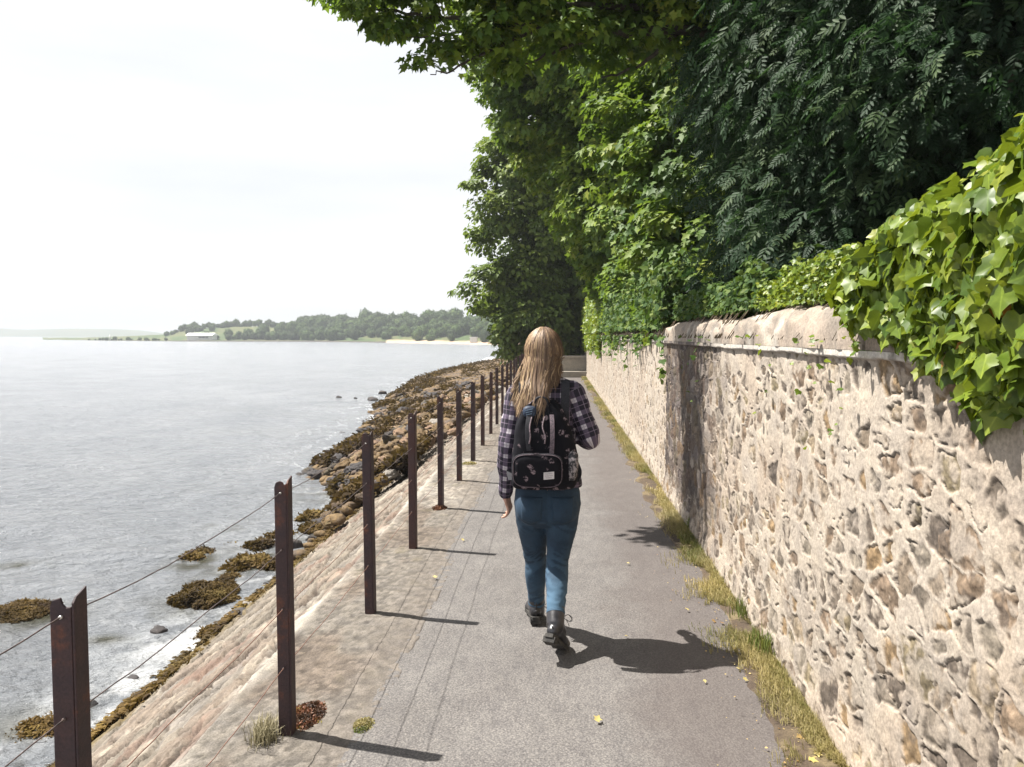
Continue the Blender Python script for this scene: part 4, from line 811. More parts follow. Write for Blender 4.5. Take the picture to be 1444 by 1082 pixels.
def crown_leaves(ells, nclump, nleaf, crad, T, size, seed, fill=.35, view=True, sunok=True, droop=.4, layered=.55):
    rs = np.random.default_rng(seed); vol = np.array([e[3]*e[4]*e[5] for e in ells])**.667; pick = rs.choice(len(ells), nclump, p=vol/vol.sum()); E = np.array([e[:6] for e in ells])[pick]
    d = rs.normal(size=(nclump, 3)); d /= np.linalg.norm(d, axis=1)[:, None]; r = np.where(rs.random(nclump) < fill, rs.uniform(.2, .8, nclump), rs.uniform(.82, 1.12, nclump))
    C = E[:, :3]+d*r[:, None]*E[:, 3:6]; outw = d
    k = lit_ok(C, .2) if sunok else np.ones(len(C), bool)
    if view: k &= ~in_view_open(C)
    C, outw = C[k], outw[k]; n = len(C); m = nleaf; N_ = n*m
    cl = np.repeat(np.arange(n), m); a = rs.normal(size=(N_, 3)); a /= np.linalg.norm(a, axis=1)[:, None]; rad = crad*rs.uniform(.25, 1, N_)**.6*np.repeat(rs.uniform(.6, 1.3, n), m)
    off = a*rad[:, None]*[1, 1, layered]; P = C[cl]+off; P[:, 2] -= droop*(off[:, 0]**2+off[:, 1]**2)/max(crad, .1)
    Nn = np.array([0, 0, .9])+.7*outw[cl]+.5*a+.45*rs.normal(size=(N_, 3)); D = a*[1, 1, .3]+.5*outw[cl]+np.array([0, 0, -.45])+.3*rs.normal(size=(N_, 3))
    rnd = np.clip(np.repeat(rs.random(n), m)*.55+.45*rs.random(N_), 0, 1)
    if sunok: kk = lit_ok(P, .0); P, Nn, D, rnd = P[kk], Nn[kk], D[kk], rnd[kk]
    if view: kk = ~in_view_open(P+0); P, Nn, D, rnd = P[kk], Nn[kk], D[kk], rnd[kk]
    V, F, r2 = scatter(T, P, Nn, D, size*rs.uniform(.65, 1.25, len(P)), rnd); return V, F, r2, C
def limbs(trunk, C, rng, nmain=9, r0=.12, mat=None, parent=None, twig=.5):
    """branches from points on the trunk out to the leaf clumps"""
    b = MB(); idx = rng.choice(len(C), min(len(C), nmain), replace=False)
    for i in idx:
        e = C[i]; h = np.clip(e[2]-rng.uniform(.8, 2.5), trunk[0][2]+1, trunk[-1][2]); s = np.array([np.interp(h, trunk[:, 2], trunk[:, 0]), np.interp(h, trunk[:, 2], trunk[:, 1]), h])
        L = np.linalg.norm(e-s); mid = (s+e)/2+[0, 0, .10*L]+rng.normal(size=3)*.05*L; mid2 = s*.2+e*.8+[0, 0, .05*L]+rng.normal(size=3)*.03*L
        P = spline([s, mid, mid2, e], 6); V, F = tube(P, np.linspace(r0*min(1, L/5), .012, len(P)), 6); b.add(V, F)
    b.build('branches', mat, parent); return idx
def E(px, py, Y, rx, ry=None, rz=None):
    p = at_y(px, py, Y); return (p[0], p[1], p[2], rx, ry or rx, rz or rx)
def tree(name, base, label, trunk_pts, r0, groups, nmain=12, lr=.1, seed=1, only=0):
    t = empty(name, base, label, 'tree'); tp = np.array(trunk_pts, float); P = spline(tp, 6); V, F = tube(P, np.linspace(r0, r0*.35, len(P)), 12)
    V[:, 0] += .03*np.sin(V[:, 2]*3); make('trunk', V, F, M['bark'], t); b = MB(); Cs = []
    for V, F, r, C in groups[0]: b.add(V, F, rnd=r); Cs.append(C)
    b.build('crown', groups[1], t); limbs(tp, np.vstack(Cs[:only] if only else Cs), np.random.default_rng(seed), nmain, lr, M['bark'], t); return t
def build_trees():
    # far sycamore overhanging the end of the path
    A = [E(738, 250, 33, 2.2), E(732, 335, 33, 2.2, 2.2, 1.8), E(722, 412, 33, 2.0, 2.5, 1.3), E(765, 455, 34, 2.0, 2, 1.6), E(755, 200, 33.5, 1.9), E(800, 290, 34.5, 2.8), E(810, 400, 35, 2.6), E(735, 480, 33.5, .9, 1.5, .7), E(790, 440, 36, 2.2, 2, 1.8), E(850, 350, 37, 4), E(860, 440, 37, 3.5)]
    tree('sycamore_tree', (2.4, 37, .5), 'big sunlit sycamore overhanging the far end of the path and the shore', [(2.4, 37, -.2), (2.2, 36.8, 3), (1.2, 36.2, 6.5), (.6, 35.5, 10)], .45,
         ([crown_leaves(A, 1250, 100, .62, DIAM, .22, 5, .12), ], M['maple_far']), 26, .14, 2)
    tp = at_y(780, 470, 37.0)
    # second sycamore, middle distance
    B = [E(752, 118, 20, 1.35), E(742, 178, 20.5, .9), E(800, 175, 20, 1.5), E(800, 60, 19, 1.7), E(845, 260, 19.5, 1.7), E(865, 350, 19, 1.6), E(850, 428, 18, 1.2, 1.3, .9), E(905, 240, 18, 1.8), E(910, 330, 17.5, 1.5), E(730, 60, 19.5, 1.1), E(900, 120, 18, 1.8), E(870, 20, 18.5, 2.0), E(905, 420, 16, 1.0), E(850, -60, 18, 2.2), E(960, 60, 18, 2.2), E(760, -40, 18, 1.6)]
    tree('sycamore_tree', (3.4, 19.5, 1), 'tall sycamore with yellow green sunlit leaves in the middle of the row', [(3.4, 19.5, .2), (3.2, 19.4, 4), (2.6, 19.2, 7), (2.2, 19, 11)], .35,
         ([crown_leaves(B, 1150, 100, .42, MAPLE, .14, 6, .12)], M['maple']), 30, .10, 3)
    # nearer sycamore with individually visible leaves
    C = [E(905, 200, 11.5, .75), E(965, 150, 11, .85), E(985, 250, 10.5, .8), E(930, 300, 11, .7), E(985, 340, 10, .7), E(940, 390, 10.5, .65), E(965, 430, 9.5, .5), E(905, 445, 11, .45), E(860, 455, 12, .45), E(1020, 180, 11, .8), E(1030, 400, 9.5, .6), E(900, 100, 12, .8), E(1000, 60, 11, .9), E(1040, 300, 10.5, .8)]
    Cu = [E(a, b-14, Y*.72, rx*.55, ry*.6, rz*.50) for a, b, Y, rx, ry, rz in [(850, 10, 10.5, .9, 1.2, .38), (760, 22, 10.2, .85, 1.2, .36), (960, 20, 10.5, 1.1, 1.2, .6), (690, 12, 10, .6, .8, .30), (590, 22, 9.8, .55, .7, .20), (520, 18, 9.7, .45, .6, .16), (640, 72, 9.9, .42, .5, .12), (700, 60, 10, .5, .7, .22), (600, 98, 9.9, .22, .3, .07), (640, 96, 9.9, .25, .3, .07), (560, 48, 9.8, .38, .5, .14), (800, 65, 10.4, .8, 1, .3), (700, -25, 9.9, 1.2, 1, .3), (560, -25, 9.8, .9, .9, .25), (860, -60, 10.5, 1.3, 1.2, .5), (480, 4, 9.7, .22, .4, .08), (720, 100, 10.3, .35, .5, .16), (880, 70, 10.6, .8, 1, .4)]]
    Ov = [(3.2, 9.5, 8.0, 2.0, 2.6, 2.2), (3.4, 12, 7, 1.8, 2.4, 2.4)]
    near = crown_leaves(C, 420, 64, .28, MAPLE, .115, 7, .15); over = crown_leaves(Cu, 640, 17, .14, MAPLE, .085, 8, .6, view=False, droop=.3, layered=.35, sunok=False); ovh = crown_leaves(Ov, 600, 26, .40, MAPLE, .19, 9, .5)
    t = tree('sycamore_tree', (3.1, 10.5, 1), 'nearer sycamore whose long dark bough reaches out over the sea at top left', [(3.1, 10.5, .2), (3.0, 10.6, 3.5), (2.6, 10.6, 5.2), (2.3, 10.6, 8.6)], .30, ([near, over, ovh], M['maple']), 9, .05, 4, 1)
    b = MB()
    for pts, r0, r1 in [([(1060, 60, 10.8), (960, 42, 10.5), (860, 48, 10.3), (760, 40, 10.1), (680, 34, 9.95), (600, 22, 9.8), (520, 14, 9.7)], .075, .012), ([(1040, 20, 10.8), (930, 14, 10.5), (850, 8, 10.3), (760, 6, 10.1), (690, -10, 9.9)], .06, .02),
                        ([(760, 40, 10.1), (710, 62, 10), (672, 80, 9.95), (640, 96, 9.9), (606, 106, 9.9)], .030, .006), ([(680, 34, 9.95), (630, 50, 9.9), (575, 52, 9.8)], .02, .005), ([(860, 48, 10.3), (800, 66, 10.3), (740, 90, 10.2)], .035, .01), ([(690, -10, 9.9), (610, -14, 9.8), (540, 0, 9.75), (490, 4, 9.7)], .022, .005), ([(960, 42, 10.5), (905, 90, 10.7), (850, 110, 10.6)], .035, .01)]:
        P = spline([at_y(q[0], q[1], q[2]*.72) for q in pts], 6); r0, r1 = r0*.75, r1*.75; P += .012*RNG.normal(size=P.shape)*np.linspace(0, 1, len(P))[:, None]; V, F = tube(P, np.linspace(r0, r1, len(P)), 8); b.add(V, F)
    b.build('bough', M['bark'], t)
    # ash, with an unseen top added overhead to put its leaves in shade
    D = [E(1060, 110, 7.5, .8), E(1130, 60, 6.5, .75), E(1190, 150, 6.2, .7), E(1120, 200, 6.8, .7), E(1170, 280, 6, .6), E(1090, 300, 7, .6), E(1060, 220, 7.6, .6), E(1130, 360, 6.3, .5), E(1250, 80, 5.8, .7), E(1330, 60, 5.4, .7), E(1400, 100, 5.0, .7), E(1260, 200, 5.8, .6), E(1340, 170, 5.4, .55), E(1220, 300, 5.8, .45), E(1050, 380, 7.5, .5), E(1080, 20, 7.5, .9), E(1200, 10, 6.5, .9), E(1310, -20, 5.8, .9), E(1430, 10, 5.2, .9), E(1160, 380, 5.8, .35), E(1010, 130, 8, .6)]
    Dt = [(1.9, 3.5, 8.6, 3.0, 3.2, .9), (2.0, 7.5, 8.8, 3.2, 3.0, 1.0), (4.2, 5.5, 8, 2.6, 4.5, 1.6), (1.6, .2, 8.6, 2.6, 2.6, .8)]
    def ash(ells, nspray, nper, srad, size, seed, sunok=True):
        rs = np.random.default_rng(seed); vol = np.array([e[3]*e[4]*e[5] for e in ells])**.667; pick = rs.choice(len(ells), nspray, p=vol/vol.sum()); Ee = np.array([e[:6] for e in ells])[pick]; d = rs.normal(size=(nspray, 3)); d /= np.linalg.norm(d, axis=1)[:, None]
        Cc = Ee[:, :3]+d*rs.uniform(.3, 1.1, nspray)[:, None]*Ee[:, 3:6]; k = (lit_ok(Cc, .2) if sunok else True) & (Cc[:, 0] > 1.25+0*Cc[:, 0]) | (Cc[:, 2] > 7.0); k = k & lit_ok(Cc, .2); Cc, d = Cc[k], d[k]; n = len(Cc); cl = np.repeat(np.arange(n), nper); N_ = n*nper
        a = rs.normal(size=(N_, 3)); a /= np.linalg.norm(a, axis=1)[:, None]; P = Cc[cl]+a*srad*rs.uniform(.1, 1, N_)[:, None]*[1, 1, .9]; D_ = a*[.8, .8, .3]+d[cl]*[.5, .5, .2]+[-.25, -.1, -.75]+.25*rs.normal(size=(N_, 3)); Nn = np.array([-.25, -.2, .8])+.5*a+.4*rs.normal(size=(N_, 3))
        kk = lit_ok(P, 0.); P, D_, Nn = P[kk], D_[kk], Nn[kk]; rnd = np.clip(.5*rs.random(n)[cl][kk]+.5*rs.random(len(P)), 0, 1); h_ = len(P)//2; sz = size*rs.uniform(.55, 1.3, len(P)); V, F, r = scatter(ASH, P[:h_], Nn[:h_], D_[:h_], sz[:h_], rnd[:h_]); Va, Fa, ra = scatter(ASH2, P[h_:], Nn[h_:], D_[h_:], sz[h_:], rnd[h_:]); return np.vstack([V, Va]), np.vstack([F, Fa+len(V)]), np.concatenate([r, ra]), Cc
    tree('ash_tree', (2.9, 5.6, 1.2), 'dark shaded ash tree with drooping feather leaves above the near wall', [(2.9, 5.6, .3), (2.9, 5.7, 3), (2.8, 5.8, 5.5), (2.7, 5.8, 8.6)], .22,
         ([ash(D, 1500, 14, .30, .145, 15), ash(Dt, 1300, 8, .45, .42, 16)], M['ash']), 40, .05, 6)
    # deep background foliage behind the wall, one broadleaf tree after another
    for i, (x, y, z, r, lab) in enumerate([(5.5, 8.5, 3.4, 2.6, 'dark broadleaf tree in deep shade behind the ash'), (6.2, 13.5, 4.2, 3.0, 'dark broadleaf tree in deep shade behind the nearer sycamore'), (6.0, 19, 5.2, 3.4, 'shaded broadleaf tree behind the middle sycamore'), (5.6, 3.6, 3.4, 2.5, 'shaded tree at the right edge behind the ivy mound'), (6, 26, 5.0, 3.8, 'broadleaf tree between the middle and the far sycamore')]):
        el = [(x, y, z, r*.8, r, r*.95), (x-.3, y, z+r*1.0, r*.75, r, r*.9), (x+.6, y+.5, z-r*.7, r, r, r*.6), (x+.4, y, z+r*2.0, r, r, r*.7)]
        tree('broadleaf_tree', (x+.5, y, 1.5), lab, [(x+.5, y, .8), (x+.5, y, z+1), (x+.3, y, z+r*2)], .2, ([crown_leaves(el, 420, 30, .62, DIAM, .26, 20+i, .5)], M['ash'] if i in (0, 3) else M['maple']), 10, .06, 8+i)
build_trees()
# ================================================================== IVY
def build_ivy():
    # large leaved mound spilling over the near end of the wall
    t = empty('ivy', (1.2, 2.2, 1.5), 'large leaved yellow green ivy mound spilling over the near end of the wall', 'ivy')
    rs = np.random.default_rng(77); n = 6800
    Y = 1.1+rs.random(n)**.9*1.85; u = rs.random(n)
    ytop = np.interp(Y, [1.2, 1.8, 2.1, 2.4, 2.6, 2.85, 3.2, 3.7], [2.95, 2.70, 2.46, 2.30, 2.13, 1.98, 1.84, 1.78]); ybot = np.interp(Y, [1.2, 1.8, 2.0, 2.2, 2.4, 2.6, 2.8, 3.1, 3.7], [1.28, 1.34, 1.37, 1.46, 1.52, 1.60, 1.66, 1.72, 1.74])+.06*(fbm(Y*5, 0, 0, 3, 4)-.5)
    # profile: up the face, bulging out, then back over the top
    th_ = u*1.25; zz = np.where(th_ < 1, lerp(ybot, ytop, np.clip(th_, 0, 1)), ytop); bul = .045+.055*np.sin(np.pi*np.clip(th_, 0, 1)**.8)*np.clip((ytop-ybot)/.7, .2, 1)
    xx = 1.09-bul*sst(0, .15, u)+.42*sst(.45, 1.0, th_)*1.0+np.where(th_ > 1, (th_-1)*3.2, 0)
    lumps = .16*(fbm(Y*3.2, u*4, 0, 3, 9)-.5); depth = rs.random(n)**1.5*.16; P = np.stack([xx-lumps*.8+depth*.7, Y, zz+lumps*.8*np.clip(u*2, 0, 1)-depth*.5*(u > .5)], 1)
    slope_n = np.stack([-1+.9*sst(.4, 1, th_), -.25*np.ones(n), .25+1.0*sst(.3, .9, th_)], 1); N = slope_n+.62*rs.normal(size=(n, 3)); D = np.array([-.25, -.12, -1.0])+.45*rs.normal(size=(n, 3))
    size = .060*rs.uniform(.40, 1.35, n)*np.interp(Y, [1.2, 2.6, 3.6], [1.08, .95, .55]); rnd = np.clip(rs.beta(1.3, 1.3, n)*.92+.06*(rs.random(n) < .5)-.3*(depth > .08), 0, .95); rnd[rs.random(n) < .006] = 1.0
    k = P[:, 0] < wall_x(Y)-.012; k |= P[:, 2] > 1.62; P, N, D, size, rnd = P[k], N[k], D[k], size[k], rnd[k]
    V, F, r = scatter(IVY, P, N, D, size, rnd); make('leaves', V, F, M['ivy'], t, {'rnd': r, 'lx': np.tile(abs(IVY[0][:, 0]), len(V)//len(IVY[0]))})
    # back slope so the mound is full from the side, and stems
    b = MB()
    for i in range(12):
        y0 = rs.uniform(1.3, 1.9); pts = []; y = y0; 
        for s in np.linspace(0, 1, 7): y += rs.normal()*.02; zb = lerp(1.42, np.interp(y, [1.2, 2.4, 3.7], [2.1, 2.02, 1.78]), s); pts.append((1.09-.03*math.sin(math.pi*s)+.3*max(0, s-.55), y, zb))
        P2 = spline(pts, 4); V, F = tube(P2, np.linspace(.005, .0018, len(P2)), 5); b.add(V, F)
    b.build('stems', M['twig'], t)
    n = 5000; Y = rs.uniform(1.1, 3.4, n); X = rs.uniform(1.35, 2.2, n); zt = np.interp(Y, [1.2, 2.4, 2.85, 3.7], [2.75, 2.2, 1.92, 1.75])-.25*(X-1.5); P = np.stack([X, Y, zt-.3*rs.random(n)**2], 1)
    V, F, r = scatter(IVY, P, rvec(n)*.5+[-.2, 0, 1], rvec(n)+[-.4, 0, -.3], .052*rs.uniform(.6, 1.2, n), np.clip(rs.normal(.45, .2, n), 0, .95)); make('leaves', V, F, M['ivy'], t, {'rnd': r, 'lx': np.tile(abs(IVY[0][:, 0]), len(V)//len(IVY[0]))})
    # small leaved creeper over the coping
    def creeper(label, Y0, Y1, n, size, zoff, mat, spill, dens, seed, xw=.42, fluff=.10, bare=.5):
        rs = np.random.default_rng(seed); t = empty('ivy', ((1.3), (Y0+Y1)/2, 1.7), label, 'ivy'); Y = Y0+(Y1-Y0)*rs.random(n); v = rs.random(n); v = (.42+.58*v if Y1 < 9 else .18+.82*v)
        ang = v*math.pi*.8; X = 1.075+(Y > 8.2)*.035+xw*.5*(1-np.cos(ang)); Z = 1.60+zoff*np.sin(ang)**.6+fluff*rs.random(n)**1.6*(.4+1.2*fbm(Y*2.2, v*2, 0, 3, seed))
        X = X-.02-.05*rs.random(n)*(.3 if Y1 < 9 else .7)*4*fluff; sp = (rs.random(n) < spill)*(fbm(Y*2.1, 0, 0, 3, seed+5) > .5); Z = np.where(sp, 1.62-.28*rs.random(n)**1.6*sst(.45, .75, fbm(Y*2.1, 0, 0, 3, seed+5))*2, Z); X = np.where(sp, wall_x(Y)-.035-.03*rs.random(n), X)
        k = fbm(Y*1.9, Z*3.1, X*3, 4, seed+2) > bare-.25*dens; k |= v > .70; k &= (v > .25) | (rs.random(n) < .85) | sp.astype(bool); P = np.stack([X, Y, Z], 1)[k]; m_ = len(P); fr = v[k]
        N = np.stack([-.9+.8*fr, -.2+0*fr, .4+.8*fr], 1)+.5*rs.normal(size=(m_, 3)); D = np.array([-.3, -.1, -.7])+.6*rs.normal(size=(m_, 3)); V, F, r = scatter(IVY, P, N, D, size*rs.uniform(.55, 1.3, m_), np.clip(rs.random(m_)*.95, 0, .95)); make('leaves', V, F, mat, t, {'rnd': r, 'lx': np.tile(abs(IVY[0][:, 0]), len(V)//len(IVY[0]))})
        b = MB()
        for i in range(int((Y1-Y0)*9)):
            y = rs.uniform(Y0, Y1); pts = [(1.5, y, 1.74+zoff*.3)]
            for s in range(5): y += rs.normal()*.09; q = pts[-1]; pts.append((q[0]-.085, y, 1.60+zoff*math.sin(max(0, 2.5-(s+1)*.5))**.6+.02+.02*rs.random() if s < 4 else 1.60))
            P2 = spline(pts, 3); V, F = tube(P2, .0018 if Y1 < 6 else .004, 4); b.add(V, F)
        b.build('stems', M['twig'], t)
    creeper('small leaved pale creeper trailing over the coping left of the big ivy', 2.75, 4.9, 9000, .026, .19, M['ivy'], .012, .8, 31, fluff=.17, bare=.60)
    creeper('dark green shaded ivy along the wall top under the ash', 4.7, 8.3, 10000, .042, .20, M['ivy_dark'], .008, .9, 32, fluff=.22, bare=.50)
    creeper('sunlit yellow green ivy hanging over the far stretch of the wall top', 8.1, 20, 22000, .070, .20, M['ivy_dark'], .04, 1.2, 33, fluff=.62, bare=.30)
    creeper('pale ivy tuft hanging at the far end of the wall', 20, 34, 9000, .12, .2, M['ivy'], .2, 1.2, 34, fluff=1.0, bare=.3)
    # shaded undergrowth on the bank, closing the view behind the wall
    n = 42000; X = rs.uniform(1.5, 6.5, n); Y = rs.uniform(1.5, 34, n); Z = bank_z(X, Y)+.25+rs.random(n)*1.1*(.5+fbm(X, Y, 0, 3, 3)); P = np.stack([X, Y, Z], 1)
    V, F, r = scatter(DIAM, P, rvec(n)+[-.5, -.2, .8], rvec(n), np.interp(Y, [1.5, 4, 9], [.045, .07, .15])*rs.uniform(.6, 1.3, n), rs.random(n)); o = make('undergrowth', V, F, M['ivy_dark'], None, {'rnd': r}); tag(o, kind='stuff')
build_ivy()
# ================================================================== WALKER
def capsule(P, r, n=14, k=6):
    """closed tapered limb through joints P with radii r"""
    P = np.asarray(P, float); r = np.asarray(r, float); Q = spline(P, k); rr = np.interp(np.linspace(0, len(P)-1, len(Q)), np.arange(len(P)), r)
    d0 = Q[0]-Q[1]; d0 /= np.linalg.norm(d0); d1 = Q[-1]-Q[-2]; d1 /= np.linalg.norm(d1)
    Q = np.vstack([Q[0]+d0*rr[0]*.85, Q[0]+d0*rr[0]*.55, Q, Q[-1]+d1*rr[-1]*.55, Q[-1]+d1*rr[-1]*.85]); rr = np.concatenate([[rr[0]*.35, rr[0]*.8], rr, [rr[-1]*.8, rr[-1]*.35]])
    return tube(Q, rr, n)
def J(px, py, Y): return at_y(px, py, Y)
def build_person():
    base = at_z(775, 905, 0); base = np.array([base[0], 4.15, 0]); yaw0 = 0
    t = empty('person', base, 'woman walking away in plaid shirt, blue jeans and black ankle boots with long fair hair', 'person')
    # joints, read off the photograph at the depth of her body
    head = J(767, 496, 4.17); neck = J(769, 536, 4.15); chest = J(769, 575, 4.15); waist = J(771, 640, 4.17); hip = J(772, 700, 4.15)
    sL, sR = J(729, 556, 4.14), J(807, 553, 4.14); eL, eR = J(716, 634, 4.12), J(832, 618, 4.11); wL, wR = J(713, 697, 4.22), J(806, 612, 4.34)
    hL, hR = J(749, 712, 4.15), J(795, 712, 4.15); kL, kR = J(755, 790, 4.30), J(786, 793, 4.14); aL, aR = J(757, 862, 4.42), J(783, 881, 3.905)
    heelL = np.array([aL[0]-.005, 4.36, .045]); toeL = np.array([aL[0]-.035, 4.60, .03]); ballL = np.array([aL[0]-.03, 4.53, .03])
    heelR = np.array([at_y(777, 900, 3.84)[0], 3.845, .135]); ballR = np.array([at_y(791, 920, 3.97)[0], 3.975, .030]); toeR = ballR+[.012, .066, -.004]
    # ---------- skin: one continuous body
    hv, hf = ico(4); d = hv/np.linalg.norm(hv, axis=1)[:, None]; hs = d*np.array([.074, .092, .112])
    hs[:, 1] += .012*np.exp(-((d[:, 0]/.14)**2+((d[:, 2]+.10)/.30)**2))*(d[:, 1] > 0)*1.9                    # nose
    hs[:, 1] -= .010*(np.exp(-(((abs(d[:, 0])-.36)/.16)**2+((d[:, 2]-.12)/.13)**2)))*(d[:, 1] > 0)           # eye sockets
    hs[:, 0] *= np.where(d[:, 2] < -.2, 1-.28*np.clip((-d[:, 2]-.2)/.8, 0, 1), 1)                            # jaw
    hs[:, 1] += .006*np.exp(-((d[:, 0]/.25)**2+((d[:, 2]+.52)/.10)**2))*(d[:, 1] > 0)                        # lips
    parts = [(hs+head, [hf])]
    for s in (-1, 1): parts.append(ell(head+[s*.076, 0, -.012], (.010, .020, .030), 2))
    parts.append(capsule([head+[0, -.012, -.06], neck+[0, 0, .02], neck+[0, 0, -.05]], [.052, .050, .062]))
    parts.append(rings([hip+[0, 0, -.05], hip+[0, 0, .03], waist, chest+[0, 0, -.06], chest+[0, 0, .05], neck+[0, 0, -.03]], [.125, .150, .118, .128, .135, .06], [.09, .10, .08, .09, .085, .05], 24, 2.2))
    for s, e, w_, r in ((sL, eL, wL, 1), (sR, eR, wR, 1)): parts.append(capsule([s+(chest-s)*.18, s, (s+e)/2, e, (e+w_)/2, w_], [.045, .044, .036, .034, .033, .023]))
    for h, k, a in ((hL, kL, aL), (hR, kR, aR)): parts.append(capsule([h, (h+k)/2, k, (k+a)/2+[0, -.01, .03], a], [.070, .056, .036, .032, .026]))
    # hands: palm, four curled fingers of different length, thumb off the side
    def hand(w_, fw_, side, thumb, curl):
        fw_ = fw_/np.linalg.norm(fw_); side = side-fw_*np.dot(side, fw_); side /= np.linalg.norm(side); pn = np.cross(side, fw_); out = []
        palm = w_+fw_*.045; V, F = ico(3); V = V*[.040, .048, .0145]; V = V[:, 0:1]*side+V[:, 1:2]*fw_+V[:, 2:3]*pn+palm; out.append((V, [F])); out.append(capsule([w_-fw_*.03, w_, w_+fw_*.03], [.021, .021, .022]))
        for i, (o_, L) in enumerate(((-.030, .062), (-.010, .072), (.011, .068), (.030, .052))):
            p = palm+side*o_+fw_*.036; pts = [p-fw_*.02, p]; a = .25+.12*i*0
            for q, l in enumerate((.42, .32, .26)):
                a = curl*(q+1)*.62+.10; dv = fw_*math.cos(a)+pn*math.sin(a)*thumb[1]; pts.append(pts[-1]+dv*L*l)
            out.append(capsule(pts, [.0088, .0088, .0082, .0076, .0062], 10, 4))
        b0 = w_+fw_*.022+side*thumb[0]*.024; out.append(capsule([b0, b0+side*thumb[0]*.020+fw_*.022+pn*thumb[1]*.010, b0+side*thumb[0]*.022+fw_*.048+pn*thumb[1]*.020, b0+side*thumb[0]*.012+fw_*.066+pn*thumb[1]*.028], [.012, .0115, .010, .0078], 10, 4))
        return out
    parts += hand(wL, np.array([.28, .10, -1.]), np.array([.25, 1., 0]), (1, 1), .75)
    parts += hand(wR, np.array([-.55, .75, .35]), np.array([.3, -.2, 1.]), (1, -1), .8)
    V, F = remesh(parts, .0048, 3); skin = simple('skin', (.40, .22, .16), (.50, .30, .22), 60, .55, .15, .001)
    b = make('body', V, F, skin, t)
    # ---------- jeans
    crot = (hL+hR)/2; top = J(771, 668, 4.16)
    P = [rings([crot+[0, 0, -.115], crot+[0, 0, -.07], crot+[0, .005, 0], crot+[0, .01, .07], crot+[0, .01, .13], top], [.085, .150, .176, .172, .155, .145], [.06, .100, .118, .115, .102, .098], 32, 2.25)]
    for s in (-1, 1): P.append(ell(crot+[s*.080, -.042, -.005], (.085, .085, .095), 3))
    for i, (h, k, a) in enumerate(((hL, kL, aL), (hR, kR, aR))):
        s = -1 if i == 0 else 1
        m1 = lerp(h, k, .35); m2 = lerp(h, k, .72); c1 = lerp(k, a, .28)+[0, -.022, 0]; c2 = lerp(k, a, .62)+[0, -.012, 0]; en = lerp(k, a, .80)
        P.append(capsule([h+[0, 0, .02], m1, m2, k, c1, c2, en], [.092, .084, .067, .056, .058, .047, .042], 20, 8))
    V, F = remesh(P, .0075, 3); N = vnorm(V, F)
    z = V[:, 2]; sgn = np.where(V[:, 0] < crot[0], -1, 1); kz = np.where(sgn < 0, kL[2], kR[2]); az = np.where(sgn < 0, lerp(kL[2], aL[2], .86), lerp(kR[2], aR[2], .86))
    ang = np.arctan2(V[:, 1]-np.interp(z, [0, 1], [4.2, 4.15]), V[:, 0]-(crot[0]+sgn*.06))
    wr = .9*np.exp(-((z-kz)/.075)**2)+1.0*np.exp(-((z-az-.05)/.06)**2)+.45*np.exp(-((z-crot[2]+.10)/.05)**2)+.15
    fold = fbm(V[:, 0]*9+sgn*3, V[:, 1]*9, (z*24+V[:, 0]*10*sgn), 3, 41)-.5; fold2 = 1-abs(2*fbm(V[:, 0]*12, V[:, 1]*12, z*34+ang*1.2, 2, 43)-1)*2
    cut = .004*np.exp(-(((V[:, 0]-crot[0])/.012)**2))*(z > crot[2]-.05)
    V = V+N*(.016*fold*wr+.0045*fold2*wr*.8-cut)[:, None]
    m, n_, nn, bb = newmat('blue denim'); g = nn.new('ShaderNodeNewGeometry'); x = tx_noise(n_, 8, 4); y = tx_noise(n_, 340, 3, scl=(1, 1, .35)); r = ramp(n_, x.outputs['Fac'], [(.3, (.006, .020, .040)), (.7, (.013, .036, .068))]); r2 = ramp(n_, y.outputs['Fac'], [(.3, (.75,)*3), (.7, (1.3,)*3)])
    blend = attr(n_, 'blend'); c = mixc(n_, 1, r.outputs[0], r2.outputs[0], 'MULTIPLY'); c = mixc(n_, blend.outputs['Fac'], c.outputs[0], (.075, .15, .23)); n_.links.new(c.outputs[0], bb.inputs['Base Color']); bb.inputs['Roughness'].default_value = .85; bump(n_, y.outputs['Fac'], .3, .001, bb)
    lit_tone = np.clip(.38*np.exp(-((z-kz+.13)/.09)**2)*(sgn > 0)+.22*np.exp(-((z-kz+.15)/.10)**2)+.25*(fold2 > .55)*wr, 0, .8)  # sunlit calves put into the denim colour as paler tone, fold crests paler too
    je = make('jeans', V, F, m, t, {'blend': lit_tone}); denim = m
    # seams, pockets and turned hems
    def pocket(s):
        uu, vv = np.meshgrid(np.linspace(-1, 1, 14), np.linspace(0, 1, 14), indexing='ij'); cx = crot[0]+s*.082; W = .058; X = cx+uu*W*(1-.12*vv); Z = crot[2]+.062-vv*.125-.02*(1-abs(uu))*(vv > .9)
        Vt = []; from mathutils.bvhtree import BVHTree
        bv = BVHTree.FromPolygons([tuple(v) for v in V], [tuple(int(i) for i in f) for ff in F for f in ff])
        for a_, z_ in zip(X.ravel(), Z.ravel()):
            h_ = bv.ray_cast(Vector((a_, 3.6, z_)), Vector((0, 1, 0))); Vt.append((a_, (h_[0].y if h_[0] else 4.05)-.0022, z_))
        o = make('pocket', np.array(Vt), grid_faces(14, 14), denim, je, {'blend': np.full(196, .04)}); so = o.modifiers.new('s', 'SOLIDIFY'); so.thickness = .002; so.offset = -1
    for s in (-1, 1): pocket(s)
